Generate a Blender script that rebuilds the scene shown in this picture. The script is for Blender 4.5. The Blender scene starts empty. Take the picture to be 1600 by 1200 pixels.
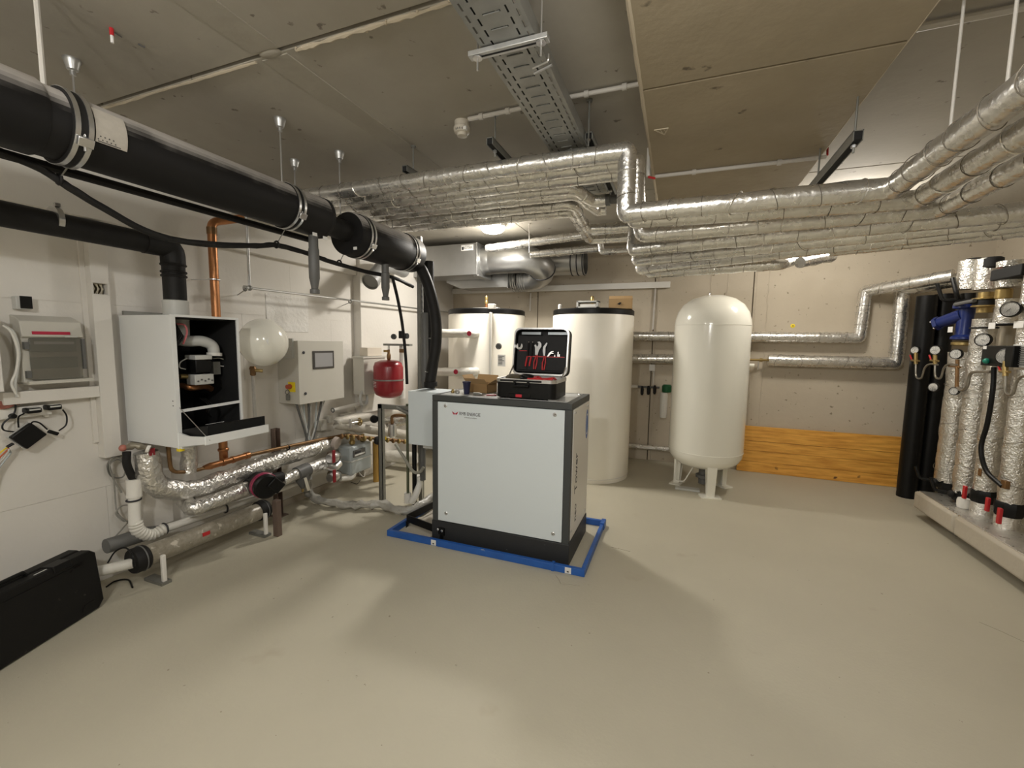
import bpy, bmesh, math, random
from math import sin, cos, pi, radians, atan2, hypot, sqrt
from mathutils import Vector, Matrix, noise
random.seed(7)
S = bpy.context.scene
COL = S.collection

# ------------------------------------------------------------------ camera
FOCAL, YAW, PITCH, ROLL, EYE = 670.72, radians(20.964), radians(5.633), radians(.830), Vector((0, 0, 1.6))
_f = Vector((-sin(YAW)*cos(PITCH), cos(YAW)*cos(PITCH), -sin(PITCH)))
_r0 = Vector((cos(YAW), sin(YAW), 0)); _u0 = _r0.cross(_f)
_r = cos(ROLL)*_r0 + sin(ROLL)*_u0; _u = -sin(ROLL)*_r0 + cos(ROLL)*_u0
cd = bpy.data.cameras.new('camera'); cam = bpy.data.objects.new('camera', cd); COL.objects.link(cam)
cd.sensor_width = 36; cd.lens = FOCAL*36/1600; cd.clip_start = .02
cam.matrix_world = Matrix(((_r.x, _u.x, -_f.x, EYE.x), (_r.y, _u.y, -_f.y, EYE.y), (_r.z, _u.z, -_f.z, EYE.z), (0, 0, 0, 1)))
S.camera = cam
def at(px, py, X=None, Y=None, Z=None):
    "survey helper: point of the room seen at a photo pixel, on a known plane of the room"
    d = _f + _r*((px-800)/FOCAL) - _u*((py-600)/FOCAL)
    t = (X-EYE.x)/d.x if X is not None else (Y-EYE.y)/d.y if Y is not None else (Z-EYE.z)/d.z
    return EYE + d*t

# ------------------------------------------------------------------ world, lights, exposure
S.view_settings.view_transform = 'Standard'; S.view_settings.look = 'None'
S.view_settings.exposure = 0.17; S.view_settings.gamma = 1; S.view_settings.use_curve_mapping = False
w = bpy.data.worlds.new('world'); S.world = w; w.use_nodes = True
w.node_tree.nodes['Background'].inputs[0].default_value = (.9, .85, .75, 1)
w.node_tree.nodes['Background'].inputs[1].default_value = .02
WARM, COOL = (1, .95, .875), (1, .985, .95)
#            place                 watts (all round, downwards)  colour  label of the fitting
LAMPS = [((-2.02, 4.59, 2.915), 16, 34, WARM, 'lit round bulkhead lamp on ceiling behind left foil pipes'),
         ((-.60, -.95, 2.915), 132, 2, COOL, 'round bulkhead lamp on ceiling behind the viewpoint'),
         ((1.35, 4.75, 2.915), 37, 2, WARM, 'round bulkhead lamp on ceiling above right foil pipes'),
         ((-.02, .85, 2.745), 18, 9, COOL, 'added round fill lamp under the concrete beam above the viewpoint'),  # added unseen fill lamp, brightens the floor and tanks ahead
         ((-1.85, -.1, 2.915), 14, 0, COOL, 'round bulkhead lamp on ceiling left of the viewpoint')]

# ------------------------------------------------------------------ materials
MATS = {}
def mat(name, col, rough=.5, metal=0, bump=0, bscale=40, var=0, vscale=3, col2=None, emit=None, spec=.5, coat=0, stretch=None, detail=6, trans=0, rvar=0):
    if name in MATS: return MATS[name]
    m = bpy.data.materials.new(name); m.use_nodes = True; nt = m.node_tree; N = nt.nodes; L = nt.links
    b = N['Principled BSDF']
    b.inputs['Base Color'].default_value = (*col, 1); b.inputs['Roughness'].default_value = rough; b.inputs['Metallic'].default_value = metal
    b.inputs['Specular IOR Level'].default_value = spec; b.inputs['Coat Weight'].default_value = coat
    if trans: b.inputs['Transmission Weight'].default_value = trans
    if emit: b.inputs['Emission Color'].default_value = (*emit[0], 1); b.inputs['Emission Strength'].default_value = emit[1]
    if bump or var or rvar:
        tc = N.new('ShaderNodeTexCoord'); mp = N.new('ShaderNodeMapping'); L.new(tc.outputs['Object'], mp.inputs[0])
        if stretch: mp.inputs['Scale'].default_value = stretch
    if var:
        n = N.new('ShaderNodeTexNoise'); n.inputs['Scale'].default_value = vscale; n.inputs['Detail'].default_value = detail; n.inputs['Roughness'].default_value = .62
        L.new(mp.outputs[0], n.inputs[0])
        r = N.new('ShaderNodeValToRGB'); c2 = col2 or tuple(c*.5 for c in col)
        r.color_ramp.elements[0].position = .5-.28/max(var, .01)*.5; r.color_ramp.elements[1].position = .5+.28/max(var, .01)*.5
        r.color_ramp.elements[0].color = (*c2, 1); r.color_ramp.elements[1].color = (*col, 1)
        L.new(n.outputs[0], r.inputs[0]); L.new(r.outputs[0], b.inputs['Base Color'])
    if rvar:
        n3 = N.new('ShaderNodeTexNoise'); n3.inputs['Scale'].default_value = vscale*2; L.new(mp.outputs[0], n3.inputs[0])
        mr = N.new('ShaderNodeMapRange'); mr.inputs[3].default_value = rough-rvar; mr.inputs[4].default_value = rough+rvar
        L.new(n3.outputs[0], mr.inputs[0]); L.new(mr.outputs[0], b.inputs['Roughness'])
    if bump:
        n2 = N.new('ShaderNodeTexNoise'); n2.inputs['Scale'].default_value = bscale; n2.inputs['Detail'].default_value = 5
        L.new(mp.outputs[0], n2.inputs[0]); bp = N.new('ShaderNodeBump'); bp.inputs['Strength'].default_value = bump; bp.inputs['Distance'].default_value = .01
        L.new(n2.outputs[0], bp.inputs['Height']); L.new(bp.outputs[0], b.inputs['Normal'])
    MATS[name] = m; return m
def spots(m, scale, thr, colr, soft=.03):
    "adds worn or dirty spots of their own colour"
    nt = m.node_tree; N = nt.nodes; L = nt.links; b = N['Principled BSDF']; inp = b.inputs['Base Color']
    tc = N.new('ShaderNodeTexCoord'); n = N.new('ShaderNodeTexNoise'); n.inputs['Scale'].default_value = scale; n.inputs['Detail'].default_value = 4
    L.new(tc.outputs['Object'], n.inputs[0]); r = N.new('ShaderNodeMapRange'); r.inputs[1].default_value = thr; r.inputs[2].default_value = thr+soft
    L.new(n.outputs[0], r.inputs[0]); mx = N.new('ShaderNodeMix'); mx.data_type = 'RGBA'; L.new(r.outputs[0], mx.inputs['Factor'])
    if inp.links: L.new(inp.links[0].from_socket, mx.inputs['A'])
    else: mx.inputs['A'].default_value = inp.default_value
    mx.inputs['B'].default_value = (*colr, 1); L.new(mx.outputs['Result'], inp)
    return m
def foilmat(name, col, rough, sc, st, metal=.9):
    m = mat(name, col, rough, metal, var=.35, vscale=9, col2=tuple(c*.72 for c in col), rvar=.10)
    nt = m.node_tree; N = nt.nodes; L = nt.links; b = N['Principled BSDF']
    tc = N.new('ShaderNodeTexCoord'); v = N.new('ShaderNodeTexVoronoi'); v.feature = 'F1'; v.inputs['Scale'].default_value = sc
    n = N.new('ShaderNodeTexNoise'); n.inputs['Scale'].default_value = sc*.6; n.inputs['Detail'].default_value = 4
    mx = N.new('ShaderNodeVectorMath'); mx.operation = 'MULTIPLY_ADD'; mx.inputs[1].default_value = (.08, .08, .08)
    L.new(tc.outputs['Object'], n.inputs[0]); L.new(n.outputs['Color'], mx.inputs[0]); L.new(tc.outputs['Object'], mx.inputs[2]); L.new(mx.outputs[0], v.inputs[0])
    ad = N.new('ShaderNodeMath'); ad.operation = 'ADD'; L.new(v.outputs['Distance'], ad.inputs[0]); L.new(n.outputs[0], ad.inputs[1])
    bp = N.new('ShaderNodeBump'); bp.inputs['Strength'].default_value = st; bp.inputs['Distance'].default_value = .006
    L.new(ad.outputs[0], bp.inputs['Height']); L.new(bp.outputs[0], b.inputs['Normal'])
    return m

FLOOR = spots(spots(mat('floor_screed', (.50, .462, .362), .60, bump=.12, bscale=60, var=.5, vscale=1.3, col2=(.44, .407, .317), rvar=.06), 2.3, .66, (.40, .345, .26), .1), 30, .73, (.27, .23, .17), .02)
CEIL = spots(mat('ceiling_concrete', (.43, .40, .34), .85, bump=.10, bscale=25, var=.55, vscale=1.6, col2=(.35, .32, .265)), 14, .68, (.18, .16, .13), .04)
SOFF = spots(mat('soffit_concrete', (.40, .335, .235), .8, bump=.25, bscale=22, var=.6, vscale=1.4, col2=(.29, .24, .16)), 9, .69, (.13, .105, .07), .05)
SOFFEDGE = mat('beam_arris', (.50, .43, .32), .85)
WALLC = spots(mat('wall_concrete', (.54, .475, .375), .8, bump=.2, bscale=25, var=.5, vscale=1.5, col2=(.46, .40, .31)), 22, .67, (.24, .2, .14), .05)
WHITE = mat('wall_paint', (.74, .71, .655), .75, bump=.15, bscale=35, var=.4, vscale=1.2, col2=(.68, .65, .60))
JOINT = mat('dark_joint', (.10, .08, .055), .9)
FOIL = foilmat('aluminium_foil', (.90, .885, .85), .28, 30, .30)
FOILS = foilmat('smooth_foil', (.80, .785, .75), .26, 26, .15)
FOILD = foilmat('dull_foil', (.86, .84, .79), .30, 48, .8, .9)
FOILC = foilmat('crumpled_foil', (.82, .80, .76), .32, 34, 1.0, .88)
WIRE = mat('tie_wire', (.20, .175, .14), .5, .5)
TAPE = mat('foil_tape', (.88, .87, .84), .18, .95, bump=.3, bscale=60)
GALV = mat('galvanised', (.60, .60, .58), .38, .85, var=.5, vscale=30, col2=(.48, .48, .47), rvar=.08)
GALVD = mat('dull_galvanised', (.30, .30, .275), .5, .6, var=.4, vscale=20, col2=(.22, .22, .2))
ZINC = mat('zinc', (.72, .72, .72), .28, .95)
DUCT = mat('duct_sheet', (.50, .50, .49), .38, .88, var=.4, vscale=8, col2=(.42, .42, .41), bump=.05, bscale=4, rvar=.08)
BLACK = mat('black_rubber', (.009, .0085, .0085), .6, var=.4, vscale=7, col2=(.014, .013, .012), rvar=.1, spec=.3)
def dusty(name, base, dust, lo, hi, rough=.55):
    "black rubber with grey dust on whatever faces up, paler to paint in lamp highlight"
    m = mat(name, base, rough, spec=.3); nt = m.node_tree; N = nt.nodes; L = nt.links; b = N['Principled BSDF']
    ge = N.new('ShaderNodeNewGeometry'); sx = N.new('ShaderNodeSeparateXYZ'); L.new(ge.outputs['True Normal'], sx.inputs[0])
    tc = N.new('ShaderNodeTexCoord'); n = N.new('ShaderNodeTexNoise'); n.inputs['Scale'].default_value = 6; n.inputs['Detail'].default_value = 6; L.new(tc.outputs['Object'], n.inputs[0])
    ma = N.new('ShaderNodeMath'); ma.operation = 'MULTIPLY_ADD'; ma.inputs[1].default_value = .7; L.new(n.outputs[0], ma.inputs[0]); L.new(sx.outputs['Z'], ma.inputs[2])
    mr = N.new('ShaderNodeMapRange'); mr.inputs[1].default_value = lo; mr.inputs[2].default_value = hi; mr.interpolation_type = 'SMOOTHSTEP'; L.new(ma.outputs[0], mr.inputs[0])
    mx = N.new('ShaderNodeMix'); mx.data_type = 'RGBA'; mx.inputs['A'].default_value = (*base, 1); mx.inputs['B'].default_value = (*dust, 1)
    L.new(mr.outputs[0], mx.inputs['Factor']); L.new(mx.outputs['Result'], b.inputs['Base Color']); return m
DUSTLIT = dusty('dust_lit_black', (.008, .0075, .0075), (.46, .43, .40), .52, 1.15)  # real dust on top, its tone lightened to paint in the lamp's highlight
BLKP = mat('black_plastic', (.006, .006, .006), .4, spec=.25)
CASE = spots(mat('black_case', (.007, .0065, .006), .55, spec=.25), 25, .70, (.05, .047, .035), .06)
DGREY = mat('dark_grey_paint', (.050, .054, .054), .5)
PLINTH = spots(mat('plinth_paint', (.022, .023, .025), .5), 18, .72, (.12, .12, .12), .03)
PANEL = mat('light_grey_panel', (.70, .76, .79), .42)
PANELW = mat('white_panel', (.76, .74, .70), .4)
BOILER = mat('boiler_white', (.80, .81, .80), .35)
BOXGREY = mat('box_grey', (.56, .54, .48), .5)
CREAM = mat('cream_jacket', (.93, .89, .80), .38, var=.3, vscale=2, col2=(.90, .86, .76))
TANKW = mat('tank_enamel', (.86, .84, .75), .16, coat=.4)
WPLAST = mat('white_plastic', (.78, .76, .71), .4)
DIRTYW = spots(mat('dirty_white_plastic', (.66, .64, .58), .45), 12, .62, (.42, .38, .3), .1)
COPPER = mat('copper', (.56, .25, .11), .36, .9, var=.5, vscale=8, col2=(.34, .16, .07))
BROWN = mat('oxidised_copper', (.15, .085, .04), .45, .6, var=.5, vscale=14, col2=(.30, .17, .07))
BRASS = mat('brass', (.42, .31, .13), .38, .85)
RED = mat('red_paint', (.27, .012, .02), .3, coat=.3)
REDP = mat('red_plastic', (.50, .02, .025), .4)
MAG = mat('magenta_plastic', (.32, .02, .08), .4)
BLUE = mat('blue_paint', (.02, .12, .46), .42, var=.5, vscale=9, col2=(.015, .085, .34))
spots(BLUE, 8, .70, (.36, .38, .42), .02)
BLUEC = mat('blue_cast', (.010, .022, .12), .3)
NAVY = mat('navy_plastic', (.018, .02, .06), .4)
GREEN = mat('green_plastic', (.01, .10, .035), .4)
TEAL = mat('teal_plastic', (.01, .22, .15), .4)
YEL = mat('yellow', (.85, .66, .02), .5)
GASY = mat('gas_yellow', (.42, .245, .05), .5)
WOOD = mat('pine_board', (.92, .50, .10), .5, var=.9, vscale=2.2, col2=(.58, .25, .035), stretch=(1.2, 8, 14), detail=8)
spots(WOOD, 7, .68, (.13, .05, .015), .05)
CARD = mat('cardboard', (.47, .31, .15), .8)
CARDD = mat('cardboard_brown', (.28, .17, .07), .8)
DIAL = mat('dial_white', (.85, .84, .80), .4)
GREYM = mat('grey_meter', (.40, .44, .45), .45)
GREYP = mat('grey_pvc', (.12, .12, .115), .5)
LGREY = mat('light_grey_plastic', (.55, .55, .52), .45)
PURP = mat('purple_tag', (.28, .2, .34), .5)
SCREEN = mat('screen_glass', (.30, .30, .31), .12)
GLASS = mat('smoked_cover', (.62, .61, .57), .06, trans=.92)
PAPER = mat('paper', (.80, .79, .76), .6)
INK = mat('ink', (.03, .03, .035), .6)
RINK = mat('red_ink', (.45, .015, .05), .5)
PLASTER = mat('rough_plaster', (.76, .74, .70), .9, bump=1, bscale=30)
GLOW = mat('lamp_glow', (1, .95, .85), .4, emit=((1, .93, .78), 14))
CONDUIT = mat('conduit_white', (.56, .53, .48), .5)
STAINLESS = mat('stainless', (.66, .65, .62), .22, 1)
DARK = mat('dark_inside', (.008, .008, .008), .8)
PINK = mat('pink_cable', (.60, .16, .17), .5)
FILMW = mat('white_film', (.72, .70, .64), .25, var=.4, vscale=12, col2=(.62, .60, .54), bump=.6, bscale=30, spec=.7)
CABLEG = mat('cable_grey', (.28, .27, .24), .5)
FILM = mat('plastic_film', (.47, .46, .42), .28, var=.6, vscale=16, col2=(.33, .31, .27), bump=.6, bscale=30, spec=.7)

# ------------------------------------------------------------------ geometry helpers
class G:
    def __init__(s): s.v = []; s.f = []
    def add(s, vs, fs):
        o = len(s.v); s.v += [Vector(v) for v in vs]; s.f += [tuple(i+o for i in f) for f in fs]; return s
    def box(s, a, b, M=None):
        (x0, y0, z0), (x1, y1, z1) = a, b
        vs = [Vector((x, y, z)) for z in (min(z0, z1), max(z0, z1)) for y in (min(y0, y1), max(y0, y1)) for x in (min(x0, x1), max(x0, x1))]
        if M: vs = [M @ v for v in vs]
        return s.add(vs, [(0, 2, 3, 1), (4, 5, 7, 6), (0, 1, 5, 4), (2, 6, 7, 3), (0, 4, 6, 2), (1, 3, 7, 5)])
    def cbox(s, c, size, M=None):
        c = Vector(c); h = Vector(size)/2
        if M: return s.box(-h, h, Matrix.Translation(c) @ M.to_4x4())
        return s.box(c-h, c+h)
    def ring(s, c, t, n, r, up=None):
        pass
    def tube(s, path, r, n=12, caps=True, closed=False, jit=0, inner=None):
        P = [Vector(p) for p in path]; m = len(P); rr = r if isinstance(r, (list, tuple)) else [r]*m
        T = []
        for i in range(m):
            a = P[(i-1) % m] if (i or closed) else P[0]; b = P[(i+1) % m] if (i < m-1 or closed) else P[-1]
            t = b-a
            T.append(t.normalized() if t.length > 1e-9 else (T[-1] if T else Vector((0, 0, 1))))
        ref = Vector((0, 0, 1)) if abs(T[0].z) < .9 else Vector((1, 0, 0))
        u = (ref - T[0]*ref.dot(T[0])).normalized(); vs = []; 
        for i in range(m):
            u = u - T[i]*u.dot(T[i]); u = u.normalized() if u.length > 1e-6 else T[i].orthogonal().normalized()
            w = T[i].cross(u)
            for k in range(n):
                a = 2*pi*k/n; d = u*cos(a)+w*sin(a); q = rr[i]
                if jit: q += jit*noise.noise((P[i]+d*rr[i])*22) + jit*.6*noise.noise((P[i]+d*rr[i])*60)
                vs.append(P[i]+d*q)
        fs = []
        for i in range(m if closed else m-1):
            for k in range(n):
                a = i*n+k; b = i*n+(k+1) % n; c = ((i+1) % m)*n
                fs.append((a, b, c+(k+1) % n, c+k))
        if caps and not closed:
            fs.append(tuple(range(n-1, -1, -1))); fs.append(tuple((m-1)*n+k for k in range(n)))
        return s.add(vs, fs)
    def cyl(s, a, b, r, r2=None, n=20, caps=True): return s.tube([a, b], [r, r if r2 is None else r2], n, caps)
    def torus(s, c, axis, R, r, n=28, m=6):
        ax = Vector(axis).normalized(); u = ax.orthogonal().normalized(); w = ax.cross(u); c = Vector(c)
        return s.tube([c+(u*cos(2*pi*i/n)+w*sin(2*pi*i/n))*R for i in range(n)], r, m, closed=True)
    def lathe(s, prof, o=(0, 0, 0), axis=(0, 0, 1), n=32):
        ax = Vector(axis).normalized(); u = ax.orthogonal().normalized(); w = ax.cross(u); o = Vector(o); vs = []; fs = []
        for r, z in prof:
            for k in range(n):
                a = 2*pi*k/n; vs.append(o+ax*z+(u*cos(a)+w*sin(a))*max(r, 1e-4))
        for i in range(len(prof)-1):
            for k in range(n): fs.append((i*n+k, i*n+(k+1) % n, (i+1)*n+(k+1) % n, (i+1)*n+k))
        if prof[0][0] > .001: fs.append(tuple(range(n-1, -1, -1)))
        if prof[-1][0] > .001: fs.append(tuple((len(prof)-1)*n+k for k in range(n)))
        return s.add(vs, fs)
    def ball(s, c, r, n=16, sc=(1, 1, 1)):
        o = len(s.v); s.lathe([(r*sin(pi*i/(n//2)), -r*cos(pi*i/(n//2))) for i in range(n//2+1)], (0, 0, 0), n=n)
        c = Vector(c)
        for i in range(o, len(s.v)): v = s.v[i]; s.v[i] = c+Vector((v.x*sc[0], v.y*sc[1], v.z*sc[2]))
        return s
    def prism(s, pts, d):
        "extrude a polygon (3-D points) by vector d"
        P = [Vector(p) for p in pts]; d = Vector(d); n = len(P)
        return s.add(P+[p+d for p in P], [tuple(range(n-1, -1, -1)), tuple(range(n, 2*n))]+[(i, (i+1) % n, n+(i+1) % n, n+i) for i in range(n)])
    def quad(s, *p): return s.add(p, [tuple(range(len(p)))])
ORG = {}
def org(o): return ORG.get(o.name, Vector()) if o else Vector()
def tag(o, label, cat, group=None, kind=None):
    if label: o['label'] = label
    if cat: o['category'] = cat
    if group: o['group'] = group
    if kind: o['kind'] = kind
    return o
def thing(name, label, cat, loc=(0, 0, 0), group=None):
    o = bpy.data.objects.new(name, None); COL.objects.link(o); o.location = loc; o.empty_display_size = .05
    ORG[o.name] = Vector(loc); return tag(o, label, cat, group)
def mesh(name, g, m, o=Vector(), smooth=True, ang=35):
    me = bpy.data.meshes.new(name); me.from_pydata([v-o for v in g.v], [], g.f)
    bm = bmesh.new(); bm.from_mesh(me); bmesh.ops.recalc_face_normals(bm, faces=bm.faces); bm.to_mesh(me); bm.free()
    if smooth:
        me.shade_smooth(); me.set_sharp_from_angle(angle=radians(ang))
    me.materials.append(m); return me
def part(name, g, m, parent, bevel=0, label=None, ang=35):
    o0 = org(parent); ob = bpy.data.objects.new(name, mesh(name, g, m, o0, True, ang)); COL.objects.link(ob); ob.parent = parent; ORG[ob.name] = o0
    if bevel: bev(ob, bevel)
    if label: ob['label'] = label
    return ob
def bev(ob, b, seg=2):
    md = ob.modifiers.new('bevel', 'BEVEL'); md.width = b; md.segments = seg; md.limit_method = 'ANGLE'; md.angle_limit = radians(50)
def solo(name, g, m, label, cat, group=None, bevel=0, ang=35):
    n = len(g.v); xs = [v.x for v in g.v]; ys = [v.y for v in g.v]; zs = [v.z for v in g.v]
    o0 = Vector(((min(xs)+max(xs))/2, (min(ys)+max(ys))/2, min(zs)))
    ob = bpy.data.objects.new(name, mesh(name, g, m, o0, True, ang)); COL.objects.link(ob); ob.location = o0; ORG[ob.name] = o0
    if bevel: bev(ob, bevel)
    return tag(ob, label, cat, group)
def struct(name, g, m, parent=None, bevel=0):
    if parent: return part(name, g, m, parent, bevel)
    ob = bpy.data.objects.new(name, mesh(name, g, m)); COL.objects.link(ob); ORG[ob.name] = Vector(); ob['kind'] = 'structure'
    if bevel: bev(ob, bevel)
    return ob
def inst(name, me, parent, M):
    ob = bpy.data.objects.new(name, me); COL.objects.link(ob); ob.parent = parent
    ob.matrix_local = Matrix.Translation(-org(parent)) @ M; return ob
def fillet(P, r, seg=5):
    P = [Vector(p) for p in P]; out = [P[0]]
    for i in range(1, len(P)-1):
        a, b, c = P[i-1], P[i], P[i+1]; d1 = (a-b); d2 = (c-b); l = min(r, d1.length*.49, d2.length*.49)
        p0 = b+d1.normalized()*l; p2 = b+d2.normalized()*l
        for k in range(seg+1):
            t = k/seg; out.append(p0*(1-t)**2+b*2*t*(1-t)+p2*t*t)
    out.append(P[-1]); return out
def dense(P, step):
    out = [P[0]]
    for a, b in zip(P, P[1:]):
        n = max(1, int((b-a).length/step))
        out += [a.lerp(b, k/n) for k in range(1, n+1)]
    return out
def spline(P, n=8):
    P = [Vector(p) for p in P]; Q = [2*P[0]-P[1]]+P+[2*P[-1]-P[-2]]; out = []
    for i in range(1, len(Q)-2):
        a, b, c, d = Q[i-1:i+3]
        for k in range(n):
            t = k/n; out.append(.5*((2*b)+(c-a)*t+(2*a-5*b+4*c-d)*t*t+(3*b-3*c+d-a)*t**3))
    out.append(P[-1]); return out
TIES = {}
def frame(d):
    d = Vector(d).normalized(); u = d.orthogonal().normalized(); w = d.cross(u)
    return Matrix(((u.x, w.x, d.x), (u.y, w.y, d.y), (u.z, w.z, d.z)))
def ties(ob, P, r, step=.22, tilt=1.0, m=None, wr=.0016):
    "binding wires, each a ring of its own"
    for mm in (WIRE, TAPE):
        if (round(r, 3), mm.name) not in TIES: TIES[round(r, 3), mm.name] = mesh('wire_tie', G().torus((0, 0, 0), (0, 0, 1), r+.001, wr if mm is WIRE else wr*1.6, 20, 4), mm)
    acc = step*random.uniform(.3, .8)
    for a, b in zip(P, P[1:]):
        L = (b-a).length
        if L < .12: continue
        d = (b-a)/L; t = acc if acc < L else L+1
        while t < L-.05:
            if t > .05:
                q = (d+Vector((random.uniform(-1, 1), random.uniform(-1, 1), random.uniform(-1, 1)))*tilt*.35).normalized()
                st = 1/max(.8, q.dot(d))
                inst('wire_tie', TIES[round(r, 3), (WIRE if random.random() < .7 else TAPE).name], ob, Matrix.Translation(a+d*t) @ frame(q).to_4x4() @ Matrix.Diagonal((st*1.005, st*1.005, 1, 1)))
            t += step*random.uniform(.8, 1.2)
def foil_pipe(label, path, r, name='foil_pipe', group=None, m=None, er=.02, jit=.0032, step=.22, parent=None, cat='pipe', tie=True):
    P = [Vector(p) for p in path]; Q = fillet(P, er, 5) if len(P) > 2 else P
    g = G().tube(dense(Q, .05), r, 16, jit=jit)
    ob = solo(name, g, m or FOIL, label, cat, group, ang=80) if parent is None else part(name, g, m or FOIL, parent, ang=80)
    if tie: ties(ob, Q, r, step)
    return ob
def text(s, size, o, xdir, ydir, m, parent, ext=.0006, align='LEFT', name='lettering', sx=1):
    c = bpy.data.curves.new('t', 'FONT'); c.body = s; c.size = size; c.extrude = ext; c.align_x = align; c.resolution_u = 2
    t = bpy.data.objects.new('t', c); COL.objects.link(t); bpy.context.view_layer.update()
    me = bpy.data.meshes.new_from_object(t.evaluated_get(bpy.context.evaluated_depsgraph_get())); bpy.data.objects.remove(t)
    x = Vector(xdir).normalized(); y = Vector(ydir).normalized(); z = x.cross(y); o = Vector(o)-org(parent)
    me.transform(Matrix(((x.x*sx, y.x, z.x, o.x), (x.y*sx, y.y, z.y, o.y), (x.z*sx, y.z, z.z, o.z), (0, 0, 0, 1))))
    me.materials.clear(); me.materials.append(m); me.name = name
    ob = bpy.data.objects.new(name, me); COL.objects.link(ob); ob.parent = parent; ORG[ob.name] = org(parent); return ob
def gauge(c, d, r, label, parent=None, group='round pressure and temperature gauges', case=BLKP, depth=.03):
    c = Vector(c); d = Vector(d).normalized()
    t = thing('gauge', label, 'gauge', c-d*depth, group)
    part('housing', G().lathe([(r*.9, 0), (r, .006), (r, depth), (r*.9, depth+.004), (r*.88, depth-.001)], c-d*depth, d, 24), case, t)
    part('dial', G().lathe([(r*.9, 0), (r*.9, .001)], c-d*.002, d, 24), DIAL, t)
    M = frame(d); a = random.uniform(-2.4, 2.4); v = M @ Vector((cos(a), sin(a), 0)); s = d.cross(v)
    g = G(); o = c+d*.001
    g.prism([o-s*r*.03-v*r*.15, o-v*r*.15+s*r*.03, o+v*r*.7], d*.001)
    part('needle', g, INK, t)
    g = G()
    for k in range(9):
        b = -2.2+k*.55; v = M @ Vector((cos(b), sin(b), 0)); s = d.cross(v)*r*.016; p = o-d*.0006
        g.prism([p+v*r*.76-s, p+v*r*.76+s, p+v*r*.86+s, p+v*r*.86-s], d*.001)
    part('scale_marks', g, INK, t)
    part('stem', G().cyl(c-d*depth, c-d*(depth+.03), r*.22, n=10), BRASS, t)
    return t
def screw(parent, c, d, r=.012, m=ZINC, name='screw_cap'):
    c = Vector(c); d = Vector(d)
    o = part(name, G().lathe([(r, 0), (r, .003), (r*.7, .006)], c, d, 16), m, parent)
    u = d.orthogonal().normalized(); w = d.cross(u)
    part('slot', G().prism([c+d*.0062+u*r*.6+w*r*.15, c+d*.0062-u*r*.6+w*r*.15, c+d*.0062-u*r*.6-w*r*.15, c+d*.0062+u*r*.6-w*r*.15], d*.0006), INK, o)
    return o
def rod(label, a, b, r=.005, m=ZINC, cup=False, group='threaded ceiling rods'):
    a, b = Vector(a), Vector(b); t = thing('hanger_rod', label, 'rod', b, group)
    part('threaded_rod', G().cyl(a, b, r, n=8), m, t)
    if cup: part('ceiling_cup', G().lathe([(.033, 0), (.034, -.008), (.030, -.02), (.022, -.05), (.012, -.054), (.012, -.075)], a, (0, 0, 1), 20), GALV, t)
    else: part('ceiling_nut', G().lathe([(.014, 0), (.014, -.01)], a, (0, 0, 1), 6), m, t)
    return t
# ------------------------------------------------------------------ setting
Z0 = Vector((0, 0, 1)); CZ = 2.92; BW = 6.1; LW = -3.45; LP = -3.35; RW = 3.05; FY = -3.4; SZ = 2.75
struct('floor', G().box((-3.8, FY-.2, -.15), (RW+.3, BW+.3, 0)), FLOOR)
# ceiling: precast slabs with open joints under a dark backing
ceil = struct('ceiling', G().box((-3.8, FY-.2, CZ+.02), (RW+.3, BW+.3, CZ+.2)), JOINT)
for x0, x1 in ((-3.8, -1.845), (-1.84, RW+.3)):
    for y0, y1 in ((FY-.2, 1.575), (1.595, 4.005), (4.015, BW+.3)):
        struct('ceiling_slab', G().box((x0, y0, CZ), (x1, y1, CZ+.05)), CEIL, ceil, .004)
struct('filler_strip', G().box((-1.92, 1.61, CZ-.004), (-1.76, BW, CZ+.01)), mat('mortar', (.40, .37, .31), .9, bump=.2, bscale=30, var=.5, vscale=4, col2=(.33, .30, .245)), ceil, .002)
struct('filler_strip', G().box((-1.92, FY, CZ-.004), (-1.76, 1.56, CZ+.01)), MATS['mortar'], ceil, .002)
g = G()
P = dense([Vector((-3.4, 1.605, CZ-.004)), Vector((-1.95, 1.605, CZ-.004))], .03)
struct('joint_lip', g.tube([p+Z0*(.004*noise.noise(p*3)) for p in P], .007, 6, jit=.003), SOFFEDGE, ceil)
P = dense([Vector((-1.70, 1.605, CZ-.004)), Vector((-.25, 1.605, CZ-.004))], .02)
struct('joint_lip', G().tube(P, .008, 6, jit=.006), SOFFEDGE, ceil)
g = G(); rg = random.Random(5)
for k in range(26): g.ball((rg.uniform(-1.7, -.3), 1.605+rg.uniform(-.012, .012), CZ-.003), rg.uniform(.004, .010), 8)
s_ = struct('mortar_crumbs', g, SOFFEDGE, ceil); s_['kind'] = 'stuff'
struct('mortar_blob', G().ball((-1.84, 1.59, CZ+.002), .05, 12, (1.3, .6, .2)), MATS['mortar'], ceil)
# downstand beam
beam = struct('trim_1', G().box((-.215, FY, SZ+.012), (.755, BW, CZ)), SOFF)
for y0, y1 in ((FY, 2.147), (2.160, BW)):
    struct('concrete_panel', G().box((-.215, y0, SZ), (.755, y1, SZ+.05)), SOFF, beam, .003)
for x, wd in ((-.213, .018), (.757, .007)):
    struct('arris_strip', G().tube(dense([Vector((x, FY, SZ+.004)), Vector((x, BW, SZ+.004))], .06), wd*.5, 6, jit=.003), SOFFEDGE, beam)
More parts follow.
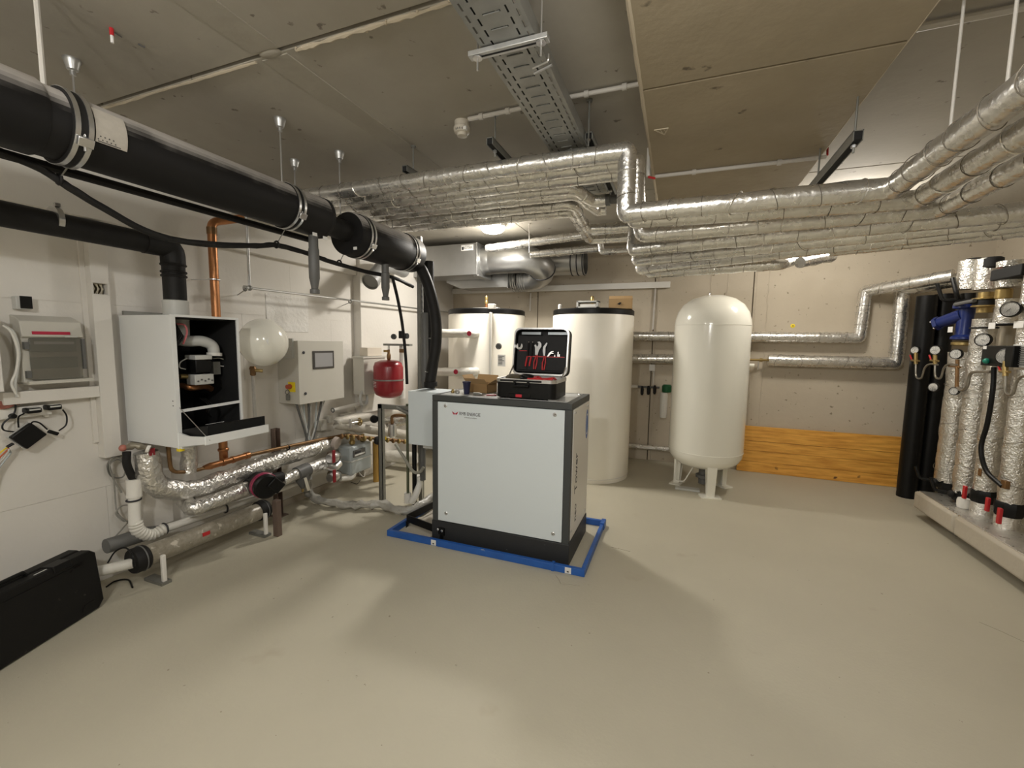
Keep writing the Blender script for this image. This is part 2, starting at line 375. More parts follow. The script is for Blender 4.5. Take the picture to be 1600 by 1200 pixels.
# back wall of precast panels
wb = struct('wall_back', G().box((-3.8, BW+.015, 0), (RW+.3, BW+.25, CZ)), JOINT)
XS = [-3.8, -1.95, -.32, .84, RW+.3]
for x0, x1 in zip(XS, XS[1:]):
    struct('concrete_panel', G().box((x0+.006, BW, 0), (x1-.006, BW+.1, CZ)), WALLC, wb, .004)
g = G()
for x in (.87, 1.0, .36, .55, -.28):
    P = dense([Vector((x, BW+.0005, .02)), Vector((x, BW+.0005, 2.6))], .04)
    g.tube([p+Vector((noise.noise(p*9)*.012, 0, 0)) for p in P], .006, 5, jit=.006)
s_ = struct('mortar_run', g, mat('mortar_light', (.50, .44, .35), .9), wb); s_['kind'] = 'stuff'
# left wall: blocks in a recess below a lintel, proud pier towards the back
wl = struct('wall_left', G().box((-3.8, FY, 0), (LW-.004, BW, CZ)), WHITE)
zz = [0, .62, 1.24, 1.80, 2.315]
for i, (z0, z1) in enumerate(zip(zz, zz[1:])):
    y = FY - (.5 if i % 2 else 0)
    while y < 3.95:
        y1 = min(y+1.0, 3.95); y0 = max(y, FY)
        struct('wall_block', G().box((LW-.06, y0+.0008, z0+.0008), (LW+random.uniform(-.0006, .0006), y1-.0008, z1-.0008)), WHITE, wl)
        y += 1.0
struct('lintel', G().box((-3.7, FY, 2.315), (LP-.04, 3.95, CZ)), WHITE, wl, .006)
struct('pier', G().box((-3.7, 3.95, 0), (LP, BW, CZ)), WHITE, wl, .006)
struct('plaster_patch', G().box((LW-.01, 2.83, 1.66), (LW+.006, 3.30, 2.0)), PLASTER, wl, .004)
struct('floor_fillet', G().box((LW, 1.9, 0), (LW+.02, 3.95, .06)), mat('skirt_mortar', (.42, .37, .30), .9, bump=.3), wl)
fl_ = bpy.data.objects['floor']
for (a, b) in (((1530, 972), (1600, 1003)), ((868, 899), (876, 912)), ((876, 912), (908, 916)), ((955, 855), (985, 862))):
    p, q = at(*a, Z=0), at(*b, Z=0); g = G().tube([p+Vector((0, 0, -.0005)), p.lerp(q, .5)+Vector((.004, .003, -.0005)), q+Vector((0, 0, -.0005))], .0018, 5)
    struct('floor_crack', g, mat('crack', (.22, .19, .145), .9), fl_)
struct('wall_right', G().box((RW, FY, 0), (RW+.25, BW, CZ)), WALLC)
struct('wall_front', G().box((-3.8, FY-.2, 0), (RW+.3, FY, CZ)), WHITE)
# ------------------------------------------------------------------ lamps
for (c, wts, wdn, lcol, lab) in LAMPS:
    c = Vector(c); t = thing('ceiling_lamp', lab, 'lamp', c)
    part('lamp_base', G().lathe([(.15, 0), (.15, -.025), (.145, -.03)], c, (0, 0, 1), 32), WPLAST, t)
    part('lamp_diffuser', G().lathe([(.14, -.03), (.135, -.05), (.11, -.078), (.06, -.095), (.001, -.10)], c, (0, 0, 1), 32), GLOW, t)
    ld = bpy.data.lights.new('lamp_light', 'POINT'); ld.shadow_soft_size = .10; ld.energy = wts; ld.color = lcol
    lo = bpy.data.objects.new('lamp_light', ld); COL.objects.link(lo); lo.parent = t; lo.location = (0, 0, -.25)
    if wdn:
        ld = bpy.data.lights.new('lamp_downlight', 'AREA'); ld.shape = 'DISK'; ld.size = .24; ld.energy = wdn; ld.color = lcol
        lo = bpy.data.objects.new('lamp_downlight', ld); COL.objects.link(lo); lo.parent = t; lo.location = (0, 0, -.11)
X, Y, Z = Vector((1, 0, 0)), Vector((0, 1, 0)), Vector((0, 0, 1))
# ------------------------------------------------------------------ combined heat and power unit
cx0, cx1, cy0, cy1, ct = -1.775, -.66, 2.89, 3.52, 1.178
chp = thing('power_unit', 'grey panelled cabinet unit with dark frame standing inside the blue floor frame', 'boiler', ((cx0+cx1)/2, (cy0+cy1)/2, 0))
part('plinth', G().box((cx0-.005, cy0-.004, 0), (cx1+.006, cy1, .165)), PLINTH, chp, .004)
part('core', G().box((cx0+.012, cy0+.014, .165), (cx1-.012, cy1-.01, ct-.014)), DARK, chp)
e = .048
for x in (cx0, cx1-e):
    for y in (cy0, cy1-e): part('frame_post', G().box((x, y, .16), (x+e, y+e, ct-.046)), DGREY, chp, .003)
g = G()
for z in (ct-.045,):
    for y in (cy0, cy1-e): g.box((cx0, y, z), (cx1, y+e, ct))
    for x in (cx0, cx1-e): g.box((x, cy0+e, z), (x+e, cy1-e, ct))
part('top_frame', g, DGREY, chp, .003)
fp = part('front_panel', G().box((cx0+e+.004, cy0-.004, .172), (cx1-e-.002, cy0+.016, ct-.05)), PANEL, chp, .002)
sp = part('side_panel', G().box((cx1-.016, cy0+e+.002, .172), (cx1+.003, cy1-.006, ct-.05)), PANELW, chp, .002)
part('side_panel', G().box((cx0-.003, cy0+e, .172), (cx0+.016, cy1-.02, ct-.05)), PANEL, chp, .002)
part('back_panel', G().box((cx0+e, cy1-.016, .172), (cx1-e, cy1+.002, ct-.05)), PANEL, chp, .002)
tp = part('top_panel', G().box((cx0+e, cy0+e, ct-.02), (cx1-e, cy1-e, ct+.002)), mat('top_panel_grey', (.5, .51, .5), .35), chp, .002)
for (px, py) in ((696, 634), (867, 648), (864, 834), (697, 802)):
    p = at(px, py, Y=cy0-.004); screw(fp, (p.x, cy0-.0035, p.z), (0, -1, 0), .014)
for (px, py) in ((899, 645), (918, 634), (892, 830), (913, 797)):
    p = at(px, py, X=cx1+.003); screw(sp, (cx1+.0025, p.y, p.z), (1, 0, 0), .012)
screw(tp, (-.72, 3.42, ct+.002), (0, 0, 1), .014)
yf = cy0-.0045
text('RMB ENERGIE', .036, (-1.535, yf, 1.036), X, Z, INK, fp, sx=.82)
text('kraftwärme intelligent', .012, (-1.49, yf, 1.017), X, Z, mat('grey_ink', (.2, .2, .21), .6), fp)
g = G()
for sx in (-1, 1):
    g.prism([(-1.57, yf, 1.045), (-1.57+sx*.012, yf, 1.052), (-1.57+sx*.026, yf, 1.062), (-1.57+sx*.02, yf, 1.045), (-1.57+sx*.008, yf, 1.034)], (0, -.0006, 0))
part('emblem', g, RINK, fp)
xs = cx1+.0035
text('neo', .095, (xs, 3.105, .262), Z, -Y, INK, sp, sx=.95)
text('Tower', .115, (xs, 3.105, .49), Z, -Y, INK, sp, sx=.95)
p = at(917, 660, X=cx1)
for a0, mm, r0 in ((0, BLUE, 1), (.0006, PAPER, .72), (.0010, BLUE, .62)):
    g = G(); g.lathe([(.001, a0), (.12*r0, a0), (.12*r0, a0+.0008)], (cx1+.003, 3.425, .945), (1, 0, 0), 32)
    for v in g.v: v.y = 3.425+(v.y-3.425)*.38
    part('round_sticker', g, MATS['blue_paint'] if mm is BLUE else mm, sp)
# blue floor frame
bf = thing('floor_frame', 'low blue painted steel frame on the floor around the power unit', 'frame', (-1.3, 3.2, 0))
FX0, FX1, FY0, FY1, fh = -2.15, -.52, 2.795, 3.70, .05
part('front_rail', G().box((FX0, FY0, 0), (FX1, FY0+.03, fh)), BLUE, bf, .002)
part('right_rail', G().box((FX1-.028, FY0+.03, 0), (FX1, FY1, fh)), BLUE, bf, .002)
part('back_rail', G().box((-1.0, FY1-.03, 0), (FX1-.028, FY1, fh)), BLUE, bf, .002)
part('left_rail', G().box((FX0, FY0+.03, 0), (FX0+.03, FY1-.3, fh)), BLUE, bf, .002)
part('splice_plate', G().box((-.755, FY0-.006, 0), (-.735, FY0+.032, fh+.008)), BLUE, bf, .001)
part('corner_bracket', G().box((FX1-.03, FY1-.1, .0), (FX1+.006, FY1+.004, fh+.01)), BLUE, bf, .002)
for x in (-1.71, -.635):
    l = part('sticker', G().box((x-.022, FY0-.0012, .004), (x+.022, FY0, fh-.003)), PAPER, bf)
    part('printed_mark', G().box((x-.008, FY0-.0018, .012), (x+.006, FY0-.001, .022)), INK, l)
bk = thing('lifting_bar', 'flat black steel bar frame bolted to left foot of the power unit', 'bar', (-1.95, 3.0, 0))
a, b, c = Vector((-1.66, 2.875, .085)), Vector((-2.09, 2.99, .085)), Vector((-2.02, 3.5, .085))
for i, (p, q) in enumerate(((a, b), (b, c))):
    d = (q-p).normalized(); n = Vector((-d.y, d.x, 0))*.005
    part('bar', G().prism([p+n+Z*.03, p-n+Z*.03, p-n-Z*.03, p+n-Z*.03], q-p), BLKP, bk)
for q in (.02, .07):
    p = a.lerp(b, q*2); screw(bk, p+Vector((-.003, -.007, .008)), Vector((-.25, -.97, 0)).normalized(), .011, name='bolt')
part('foot', G().box((-1.70, 2.872, 0), (-1.675, 2.884, .06)), BLKP, bk); part('foot', G().box((-2.095, 2.98, 0), (-2.08, 3.0, .06)), BLKP, bk)
# concrete kerb around the pad
solo('floor_pad', G().box((-2.08, 2.83, .001), (-1.80, 3.5, .012)), mat('pad_cement', (.47, .43, .36), .8, bump=.3), 'thin bare cement pad strip left of the power unit', 'pad')
# control cabinet behind left of the unit
cb = thing('control_box', 'plain light grey steel box fixed at left rear of the power unit', 'box', (-2.0, 3.3, .65))
bx0, bx1 = at(638, 650, Y=3.22).x, -1.80
part('box_body', G().box((bx0, 3.22, .668), (bx1, 3.50, 1.15)), PANEL, cb, .003)
part('box_bottom', G().box((bx0+.14, 3.24, .64), (bx1, 3.48, .668)), LGREY, cb)
part('side_plate', G().box((-2.02, 3.36, .30), (-1.80, 3.37, .66)), PANEL, cb, .002)
# ------------------------------------------------------------------ tool case on top
kc = at(775, 617, Z=ct); rot = radians(-2)
x0, x1, y0, y1 = -1.262, -.80, 2.945, 3.30
def kb(g, **k): return g
tc = thing('tool_case', 'open black hard tool case with silver rims on top of the power unit', 'case', ((x0+x1)/2, (y0+y1)/2, ct+.003))
zb, zr = ct+.022, ct+.150
def rrect(x0, x1, z0, z1, r, n=5):
    out = []
    for cx, cz, a0 in ((x1-r, z0+r, -90), (x1-r, z1-r, 0), (x0+r, z1-r, 90), (x0+r, z0+r, 180)):
        for k in range(n+1):
            a = radians(a0+90*k/n); out.append((cx+r*cos(a), cz+r*sin(a)))
    return out
def shell(z0, z1, rect, th, floor=True):
    g = G(); o = rect; n = len(o); cx = sum(p[0] for p in o)/n; cy = sum(p[1] for p in o)/n
    i = [(cx+(p[0]-cx)*(1-th), cy+(p[1]-cy)*(1-th*1.3)) for p in o]
    zf = z0+.012
    g.add([(x, y, z0) for x, y in o]+[(x, y, z1) for x, y in o]+[(x, y, z1) for x, y in i]+[(x, y, zf) for x, y in i],
          [(k, (k+1) % n, n+(k+1) % n, n+k) for k in range(n)]+[(n+k, n+(k+1) % n, 2*n+(k+1) % n, 2*n+k) for k in range(n)]
          + [(2*n+k, 2*n+(k+1) % n, 3*n+(k+1) % n, 3*n+k) for k in range(n)]+[tuple(range(n-1, -1, -1)), tuple(range(3*n, 4*n))])
    return g
part('lower_shell', shell(zb-.01, zr-.025, rrect(x0, x1, y0, y1, .05), .05), BLKP, tc)
part('lower_rim', shell(zr-.025, zr, rrect(x0-.004, x1+.004, y0-.004, y1+.004, .05), .06), ZINC, tc)
part('rim_insert', G().box((x0+.04, y0-.006, zr-.02), (x1-.10, y0-.003, zr-.006)), DARK, tc)
g = G(); g.box((x0+.15, y0-.018, zr-.052), (x0+.165, y0-.003, zr-.012)).box((x0+.255, y0-.018, zr-.052), (x0+.27, y0-.003, zr-.012)).tube([(x0+.15, y0-.02, zr-.05), (x0+.27, y0-.02, zr-.05)], .009, 8)
part('carry_handle', g, BLKP, tc)
part('lower_ledge', G().box((x0+.11, y0-.006, zb-.008), (x0+.28, y0+.01, zb+.02)), BLKP, tc, .004)
part('red_release', G().box((x0+.165, y0-.012, zb-.006), (x0+.215, y0, zb+.016)), mat('release_red', (.6, .03, .05), .4), tc, .004)
for fx in (x0+.05, x1-.06):
    for fy in (y0+.04, y1-.06): part('foot', G().cyl((fx, fy, ct+.002), (fx, fy, zb), .018, n=14), BLKP, tc)
# lid, leaning slightly back about the rear edge
LA = radians(8); ly, lz = y1-.005, zr+.005
LM = Matrix(((1, 0, 0), (0, cos(LA), sin(LA)), (0, -sin(LA), cos(LA))))
def lid(p): return Vector((p[0], ly, lz)) + LM @ Vector((0, p[1], p[2])) if len(p) == 3 else None
def LP3(x, d, h): return Vector((x, ly + d*cos(LA) + h*sin(LA), lz - d*sin(LA) + h*cos(LA)))
LH = .385; o = rrect(x0, x1, 0, LH, .05)
def frm(o, d0, d1, th0, th1):
    g = G(); n = len(o); mx = sum(p[0] for p in o)/n; mz = sum(p[1] for p in o)/n
    s = lambda p, t: (mx+(p[0]-mx)*(1-t), mz+(p[1]-mz)*(1-t*1.35))
    vs = [LP3(*[s(p, th0)[0], d0, s(p, th0)[1]]) for p in o]+[LP3(s(p, th0)[0], d1, s(p, th0)[1]) for p in o]+[LP3(s(p, th1)[0], d1, s(p, th1)[1]) for p in o]+[LP3(s(p, th1)[0], d0, s(p, th1)[1]) for p in o]
    return g.add(vs, [(a*n+k, a*n+(k+1) % n, ((a+1) % 4)*n+(k+1) % n, ((a+1) % 4)*n+k) for a in range(4) for k in range(n)])
part('lid_rim', frm(o, -.012, .012, 0, .05), ZINC, tc)
g = frm(o, .0, .085, .012, .04); part('lid_shell', g, BLKP, tc)
g = G(); n = len(o); g.prism([LP3(p[0], .075, p[1]) for p in o], LP3(0, .085, 0)-LP3(0, .075, 0)); part('lid_back', g, BLKP, tc)
pl = part('tool_board', G().prism([LP3(x, .035, z) for x, z in ((x0+.02, .03), (x1-.02, .03), (x1-.02, .325), (x0+.02, .325))], LP3(0, .045, 0)-LP3(0, .035, 0)), mat('board_black', (.010, .010, .011), .7), tc)
for xa, xb in ((x0+.05, x0+.215), (x0+.275, x1-.025)):
    part('light_slot', G().prism([LP3(x, .034, z) for x, z in ((xa, .335), (xb, .335), (xb, .356), (xa, .356))], LP3(0, .04, 0)-LP3(0, .034, 0)), mat('lid_strip', (.32, .35, .37), .3, .5), tc)
def strip(xa, xb, z, h): return G().prism([LP3(x, .022, q) for x, q in ((xa, z), (xb, z), (xb, z+h), (xa, z+h))], LP3(0, .025, 0)-LP3(0, .022, 0))
part('red_pocket_edge', strip(x0+.04, x0+.115, .196, .006), REDP, tc); part('pocket', strip(x0+.03, x0+.115, .045, .150), MATS['board_black'], tc)
part('red_pocket_edge', strip(x0+.12, x1-.035, .150, .007), REDP, tc); part('pocket', strip(x0+.12, x1-.03, .045, .105), MATS['board_black'], tc)
for sx in (x0+.012, x1-.012):
    part('lid_stay', G().tube([Vector((sx, y1-.11, zr)), LP3(sx, -.02, .07)], .006, 8), ZINC, tc)
# tools in the lid (things of their own)
def tl(pts, th=.004, d=.018): return G().prism([LP3(x0+a, d, b) for a, b in pts], LP3(0, d-th, 0)-LP3(0, d, 0))
def arcpts(cx, cz, r, a0, a1, n=10): return [(cx+r*cos(radians(a0+(a1-a0)*k/n)), cz+r*sin(radians(a0+(a1-a0)*k/n))) for k in range(n+1)]
solo('open_spanner', tl(arcpts(.043, .235, .027, 118, 422, 14)[0:0]+arcpts(.043, .235, .028, 125, 415, 16)+[(.053, .236), (.050, .226), (.036, .226), (.033, .236)]), STAINLESS, 'short chrome open spanner head at far left of tool case lid', 'spanner', 'tools in the case lid')
def screwdriver(a, h0, h1, lab):
    t = thing('screwdriver', lab, 'screwdriver', LP3(x0+a, .016, h0), 'tools in the case lid')
    part('grip', G().tube([LP3(x0+a-.008, .014, h0), LP3(x0+a-.004, .014, h0+.03), LP3(x0+a+.004, .014, h1-.02)], [.006, .0085, .006], 10), REDP, t)
    part('tip_handle', G().tube([LP3(x0+a+.004, .014, h1-.02), LP3(x0+a+.008, .014, h1+.09)], [.008, .006], 10), BLKP, t)
    part('end_cap', G().ball(LP3(x0+a+.0085, .014, h1+.095), .006, 8), ZINC, t)
screwdriver(.113, .07, .175, 'left red gripped pliers arm in tool case lid, beside the spanner'); screwdriver(.147, .073, .175, 'thin red and grey screwdriver in middle left of tool case lid')
def plier(a, h0, hj, w, lab, jaw):
    t = thing('water_pump_pliers', lab, 'pliers', LP3(x0+a, .014, h0), 'tools in the case lid')
    part('jaw', jaw, mat('tool_steel', (.42, .42, .42), .35, .9), t)
    for sgn, q in ((-1, .0), (1, .012)):
        part('handle', G().tube([LP3(x0+a+sgn*.002+w*.5, .012+sgn*.003, hj), LP3(x0+a+sgn*.012, .012+sgn*.003, (h0+hj)/2), LP3(x0+a-.01+q, .012+sgn*.003, h0)], .0055, 8), REDP, t)
plier(.190, .05, .165, .02, 'large chrome slip joint pliers with red handles in centre of case lid', tl([(.185, .165), (.180, .225), (.172, .245), (.186, .250), (.196, .232), (.205, .240), (.208, .258), (.196, .272), (.215, .275), (.232, .258), (.234, .235), (.215, .205), (.205, .165)], .008, .016))
plier(.262, .045, .160, .01, 'narrow jawed chrome pliers with crossed red handles right of centre in lid', tl([(.255, .16), (.246, .205), (.250, .235), (.276, .268), (.283, .262), (.268, .225), (.270, .190), (.268, .16)], .008, .016))
solo('small_pliers', tl([(.285, .155), (.30, .185), (.318, .198), (.335, .200), (.337, .196), (.318, .190), (.338, .184), (.338, .180), (.315, .178), (.297, .155)], .006), STAINLESS, 'small steel nippers peeking out of right pocket of case lid', 'pliers', 'tools in the case lid')
for k, (a, h) in enumerate(((.348, .172), (.374, .196), (.386, .178))):
    solo('bit_holder', tl([(a-.004, .155), (a-.004, h-.012), (a-.002, h), (a+.002, h), (a+.004, h-.012), (a+.004, .155)], .005), STAINLESS, ['shortest steel bit in right lid pocket, next to the nippers', 'tallest steel bit standing in the right lid pocket', 'rightmost steel bit in the right lid pocket'][k], 'bit', 'tools in the case lid')
# things lying in the lower half
g = G(); Q = spline([(x1-.25, y0+.12, zr-.012), (x1-.18, y0+.16, zr+.006), (x1-.12, y0+.10, zr-.004), (x1-.06, y0+.15, zr+.004), (x1-.05, y0+.2, zr-.01)], 6)
solo('red_test_lead', g.tube(Q, .009, 8), REDP, 'coiled red cable lying in right half of the tool case tray', 'cable')
solo('red_handled_tool', G().tube([(x1-.24, y0+.09, zr-.006), (x1-.05, y0+.12, zr-.002)], [.009, .012], 10), REDP, 'red tool grip lying across the front of tool case tray', 'tool')
solo('work_glove', G().ball((x0+.09, y0+.16, zr-.005), .07, 14, (1, .8, .45)), mat('glove_brown', (.075, .06, .035), .9, bump=.5), 'dark olive work glove bunched in left half of tool case tray', 'glove')
solo('cable_roll', G().torus((x0+.2, y0+.16, zr-.006), (0, 0, 1), .045, .016).torus((x0+.2, y0+.16, zr+.012), (.1, 0, 1), .04, .012), BLKP, 'black cable roll lying in middle of tool case tray', 'cable')
# ------------------------------------------------------------------ small things on the unit's top, left of the case
p = at(721, 613, Z=ct); cup = at(721, 615, Y=3.02)
solo('blue_cup', G().lathe([(.020, 0), (.022, .004), (.031, .088), (.034, .092), (.034, .1), (.030, .1), (.027, .09), (.018, .01)], (-1.545, 3.03, ct+.003), n=28), NAVY, 'tapered dark blue plastic cup on power unit beside open carton', 'cup')
def carton(name, lab, o, sx, sy, h, flaps, m, ang=0):
    M = Matrix.Translation(Vector(o)) @ Matrix.Rotation(ang, 4, 'Z'); t = thing(name, lab, 'box', o, None); th = .004
    g = G()
    for a, b in (((-sx/2, -sy/2, 0), (sx/2, -sy/2+th, h)), ((-sx/2, sy/2-th, 0), (sx/2, sy/2, h)), ((-sx/2, -sy/2, 0), (-sx/2+th, sy/2, h)), ((sx/2-th, -sy/2, 0), (sx/2, sy/2, h)), ((-sx/2, -sy/2, 0), (sx/2, sy/2, th))): g.box(a, b, M)
    part('carton_body', g, m, t)
    for (side, tilt) in flaps:
        L = sy*.45 if side in 'NS' else sx*.4; w = sx if side in 'NS' else sy; a = {'S': 0, 'E': pi/2, 'N': pi, 'W': -pi/2}[side]; dd = sy/2 if side in 'NS' else sx/2
        F = M @ Matrix.Rotation(a, 4, 'Z') @ Matrix.Translation((0, -dd, h)) @ Matrix.Rotation(tilt, 4, 'X')
        part('flap', G().box((-w/2, 0, 0), (w/2, th*.7, L), F), CARD, t)
    return t
carton('cardboard_box', 'small open cardboard carton with raised flaps behind blue cup', (-1.50, 3.22, ct+.003), .20, .15, .075, (('S', radians(50)), ('E', radians(60)), ('N', radians(20)), ('W', radians(40))), CARDD, radians(-8))
carton('cardboard_box', 'flat opened tan carton leaning beside the tool case', (-1.31, 3.40, ct+.003), .16, .10, .06, (('S', radians(60)), ('E', radians(50)), ('N', 0)), CARD, radians(-20))
for k, (dx, dy) in enumerate(((-1.68, 3.05), (-1.655, 3.07), (-1.63, 3.04))):
    solo('pipe_fitting', G().lathe([(.012, 0), (.015, .004), (.015, .018), (.009, .022), (.009, .03), (.004, .03)], (dx, dy, ct+.003), n=12), [BRASS, ZINC, ZINC][k], ['brass screw fitting at left end of power unit top', 'rear steel fitting left of the blue cup', 'steel fitting standing nearest the blue cup'][k], 'fitting', 'fittings on the power unit')
solo('metal_connector', G().tube([(-1.46, 2.98, ct+.016), (-1.41, 2.985, ct+.016), (-1.385, 2.98, ct+.014)], [.011, .011, .006], 10), GALVD, 'small silver connector lying on top near front edge between cup and case', 'fitting')
solo('red_pen', G().tube([(-1.36, 3.0, ct+.01), (-1.29, 3.03, ct+.01)], .006, 8), RED, 'short dark red pen lying on power unit left of tool case', 'pen')
solo('paper_slip', G().box((-1.44, 2.96, ct+.003), (-1.30, 3.05, ct+.005)), mat('slip', (.42, .36, .33), .7), 'crumpled printed slip under the pen in front of tool case', 'paper')
solo('mounting_bracket', G().prism([(-.87, 2.97, ct+.003), (-.80, 3.0, ct+.003), (-.755, 2.985, ct+.003), (-.79, 2.955, ct+.003)], (0, 0, .006)), ZINC, 'small zinc plate bracket lying at right front of tool case', 'bracket')
# ------------------------------------------------------------------ tanks
def buffer_tank(lab, c, R, h, extra):
    t = thing('buffer_tank', lab, 'tank', (c[0], c[1], 0), 'tall jacketed buffer tanks')
    part('jacket', G().lathe([(R*.99, .0), (R*1.0, .03), (R, h-.075), (R*.985, h-.06)], (c[0], c[1], 0), n=72), CREAM, t)
    part('base_seam', G().torus((c[0], c[1], .05), Z, R, .004, 72, 5), WPLAST, t)
    part('black_lid', G().lathe([(R*.985, h-.07), (R*1.0, h-.06), (R*1.0, h-.012), (R*.97, h), (.001, h+.006)], (c[0], c[1], 0), n=72), BLKP, t)
    return t
T1, T2, TR = (-2.36, 5.20), (-.968, 5.215), .478
TH = 1.985
tk1 = buffer_tank('cream buffer tank at left back corner with white strip down its front', T1, .50, 2.0, 0)
tk2 = buffer_tank('cream buffer tank directly behind the tool case', T2, TR, TH, 0)
fx = at(768, 520, Y=4.72).x
part('cover_strip', G().box((fx-.014, 4.68, .3), (fx+.014, 4.715, 1.94)), WPLAST, tk1, .003)
part('strip_head', G().box((fx-.04, 4.69, 1.985), (fx+.04, 4.76, 2.04)), WPLAST, tk1, .004)
part('sensor_port', G().lathe([(.038, 0), (.038, .012), (.028, .016), (.026, .006)], (at(779, 541, Y=4.72).x, 4.73, at(779, 541, Y=4.72).z), (0, -1, 0), 20), GREYP, tk1)
tg = at(784, 562, Y=4.73); part('hang_tag', G().box((tg.x-.05, 4.722, tg.z-.08), (tg.x+.05, 4.725, tg.z+.06)), PAPER, tk1)
g = G()
for k in range(6): g.box((tg.x-.04, 4.7205, tg.z+.045-k*.018), (tg.x+.01+.025*(k % 3 == 0), 4.722, tg.z+.039-k*.018))
part('tag_print', g, INK, tk1)
tv = at(760, 470, Y=5.0)
v = thing('safety_valve', 'brass and copper air valve standing on left buffer tank lid', 'valve', (tv.x, 5.0, 2.0))
part('copper_neck', G().cyl((tv.x, 5.0, 2.0), (tv.x, 5.0, 2.07), .018), COPPER, v)
part('valve_body', G().lathe([(.024, 2.07), (.024, 2.10), (.018, 2.11), (.022, 2.15), (.012, 2.17)], (tv.x, 5.0, 0), n=16), BRASS, v)
solo('white_bracket', G().box((tv.x-.12, 4.86, 2.004), (tv.x+.22, 4.92, 2.014)), WPLAST, 'flat white bracket lying across left buffer tank lid', 'bracket')
# things on tank 2
bx = at(919, 470, Y=5.0)
t = thing('frame_tray', 'shallow grey open frame box on lid of middle buffer tank', 'tray', (bx.x, 5.0, TH))
w = .125
g = G().box((bx.x-w, 4.96, TH+.008), (bx.x+w, 4.975, TH+.085)).box((bx.x-w, 5.1, TH+.008), (bx.x+w, 5.115, TH+.085)); 
g = G()
for a, b in (((-w, 0), (-w+.022, .085)), ((w-.022, 0), (w, .085)), ((-w, 0), (w, .02)), ((-w, .068), (w, .085))): g.box((bx.x+a[0], 4.95, TH+.008+a[1]), (bx.x+b[0], 5.09, TH+.008+b[1]))
part('tray_frame', g, LGREY, t, .003); part('tray_inset', G().box((bx.x-w+.04, 4.96, TH+.03), (bx.x+w-.03, 5.08, TH+.055)), WPLAST, t)
cbx = at(970, 471, Y=5.15)
c_ = carton('cardboard_box', 'small tan cardboard box with torn opening on middle buffer tank', (cbx.x, 5.15, TH+.006), .26, .16, .115, (('S', radians(-60)), ('N', radians(70))), CARD, .08)
part('torn_hole', G().prism([(cbx.x-.03, 5.066, TH+.06), (cbx.x, 5.065, TH+.05), (cbx.x+.02, 5.063, TH+.075), (cbx.x, 5.064, TH+.08)], (0, -.002, 0)), DARK, c_)
bv = at(926, 455, Y=5.2)
t = thing('air_vent', 'small brass vent pipe behind grey frame on middle buffer tank', 'valve', (bv.x, 5.2, TH))
part('vent_pipe', G().lathe([(.013, 0), (.013, .09), (.022, .10), (.022, .15), (.012, .165)], (bv.x, 5.2, TH+.005), n=14), BRASS, t)
solo('sensor_plug', G().lathe([(.022, 0), (.022, .045), (.014, .055)], (at(874, 476, Y=4.95).x, 4.98, TH+.006), n=16), WPLAST, 'small white plug at left rim of middle tank lid', 'plug')
# ------------------------------------------------------------------ white expansion vessel on three legs
E0 = (.335, 5.12); R = .378
ev = thing('expansion_tank', 'large glossy white pressure vessel on legs in front of back wall', 'tank', (*E0, 0))
prof = [(.001, .245), (.10, .25), (.2, .268), (.28, .30), (.34, .345), (.37, .40), (R, .46), (R, 1.80), (.372, 1.86), (.35, 1.94), (.30, 2.02), (.22, 2.08), (.12, 2.115), (.001, 2.125)]
part('vessel_shell', G().lathe(prof, (*E0, 0), n=80), TANKW, ev, ang=60)
for z in (.455, 1.80): part('weld_seam', G().torus((*E0, z), Z, R, .003, 80, 5), TANKW, ev)
fr = at(1113, 772, Z=0)
part('lifting_eye', G().torus((E0[0]-.05, E0[1]-.1, 2.12), (1, 0, 0), .02, .005, 16, 5), ZINC, ev)
for k, a in enumerate((-78, 42, 162)):
    ra = .26; a = radians(a); px, py = E0[0]+ra*cos(a), E0[1]+ra*sin(a); d = Vector((cos(a), sin(a), 0)); n = Vector((-d.y, d.x, 0))
    q = Vector((px, py, 0)); g = G()
    for s in (-1, 1): g.prism([q+n*s*.045-d*.03+Z*.32, q+n*s*.045+d*.05+Z*.36, q+n*s*.03+d*.05+Z*.012, q+n*s*.03-d*.01+Z*.012], n*s*.006)
    g.prism([q-n*.045+d*.045+Z*.36, q+n*.045+d*.045+Z*.36, q+n*.033+d*.045+Z*.012, q-n*.033+d*.045+Z*.012], d*.006)
    l = part('leg', g, TANKW, ev); part('foot_plate', G().prism([q+n*.10-d*.04, q+n*.10+d*.08, q-n*.10+d*.08, q-n*.10-d*.04], Z*.012), TANKW, l)
a0 = at(1050, 700, Y=4.98); 
part('wire_loop', G().tube(fillet([(E0[0]-.30, 4.98, .42), (E0[0]-.29, 4.96, .10), (E0[0]-.20, 4.96, .10), (E0[0]-.10, 4.98, .30)], .03), .006, 8), WPLAST, ev)
part('side_nozzle', G().cyl((E0[0]+.36, 5.3, 1.38), (E0[0]+.45, 5.3, 1.38), .02), TANKW, ev)
g = G().cbox((E0[0]-.01, 5.12, .17), (.12, .12, .16)); part('bottom_nozzle', G().lathe([(.05, .06), (.05, .12), (.08, .13), (.08, .16), (.05, .17), (.05, .26)], (*E0, 0), n=20), GREYP, ev)
solo('junction_plate', G().box((.05, 4.96, .001), (.30, 5.05, .02)), LGREY, 'flat grey plate on floor beneath white pressure vessel', 'plate')
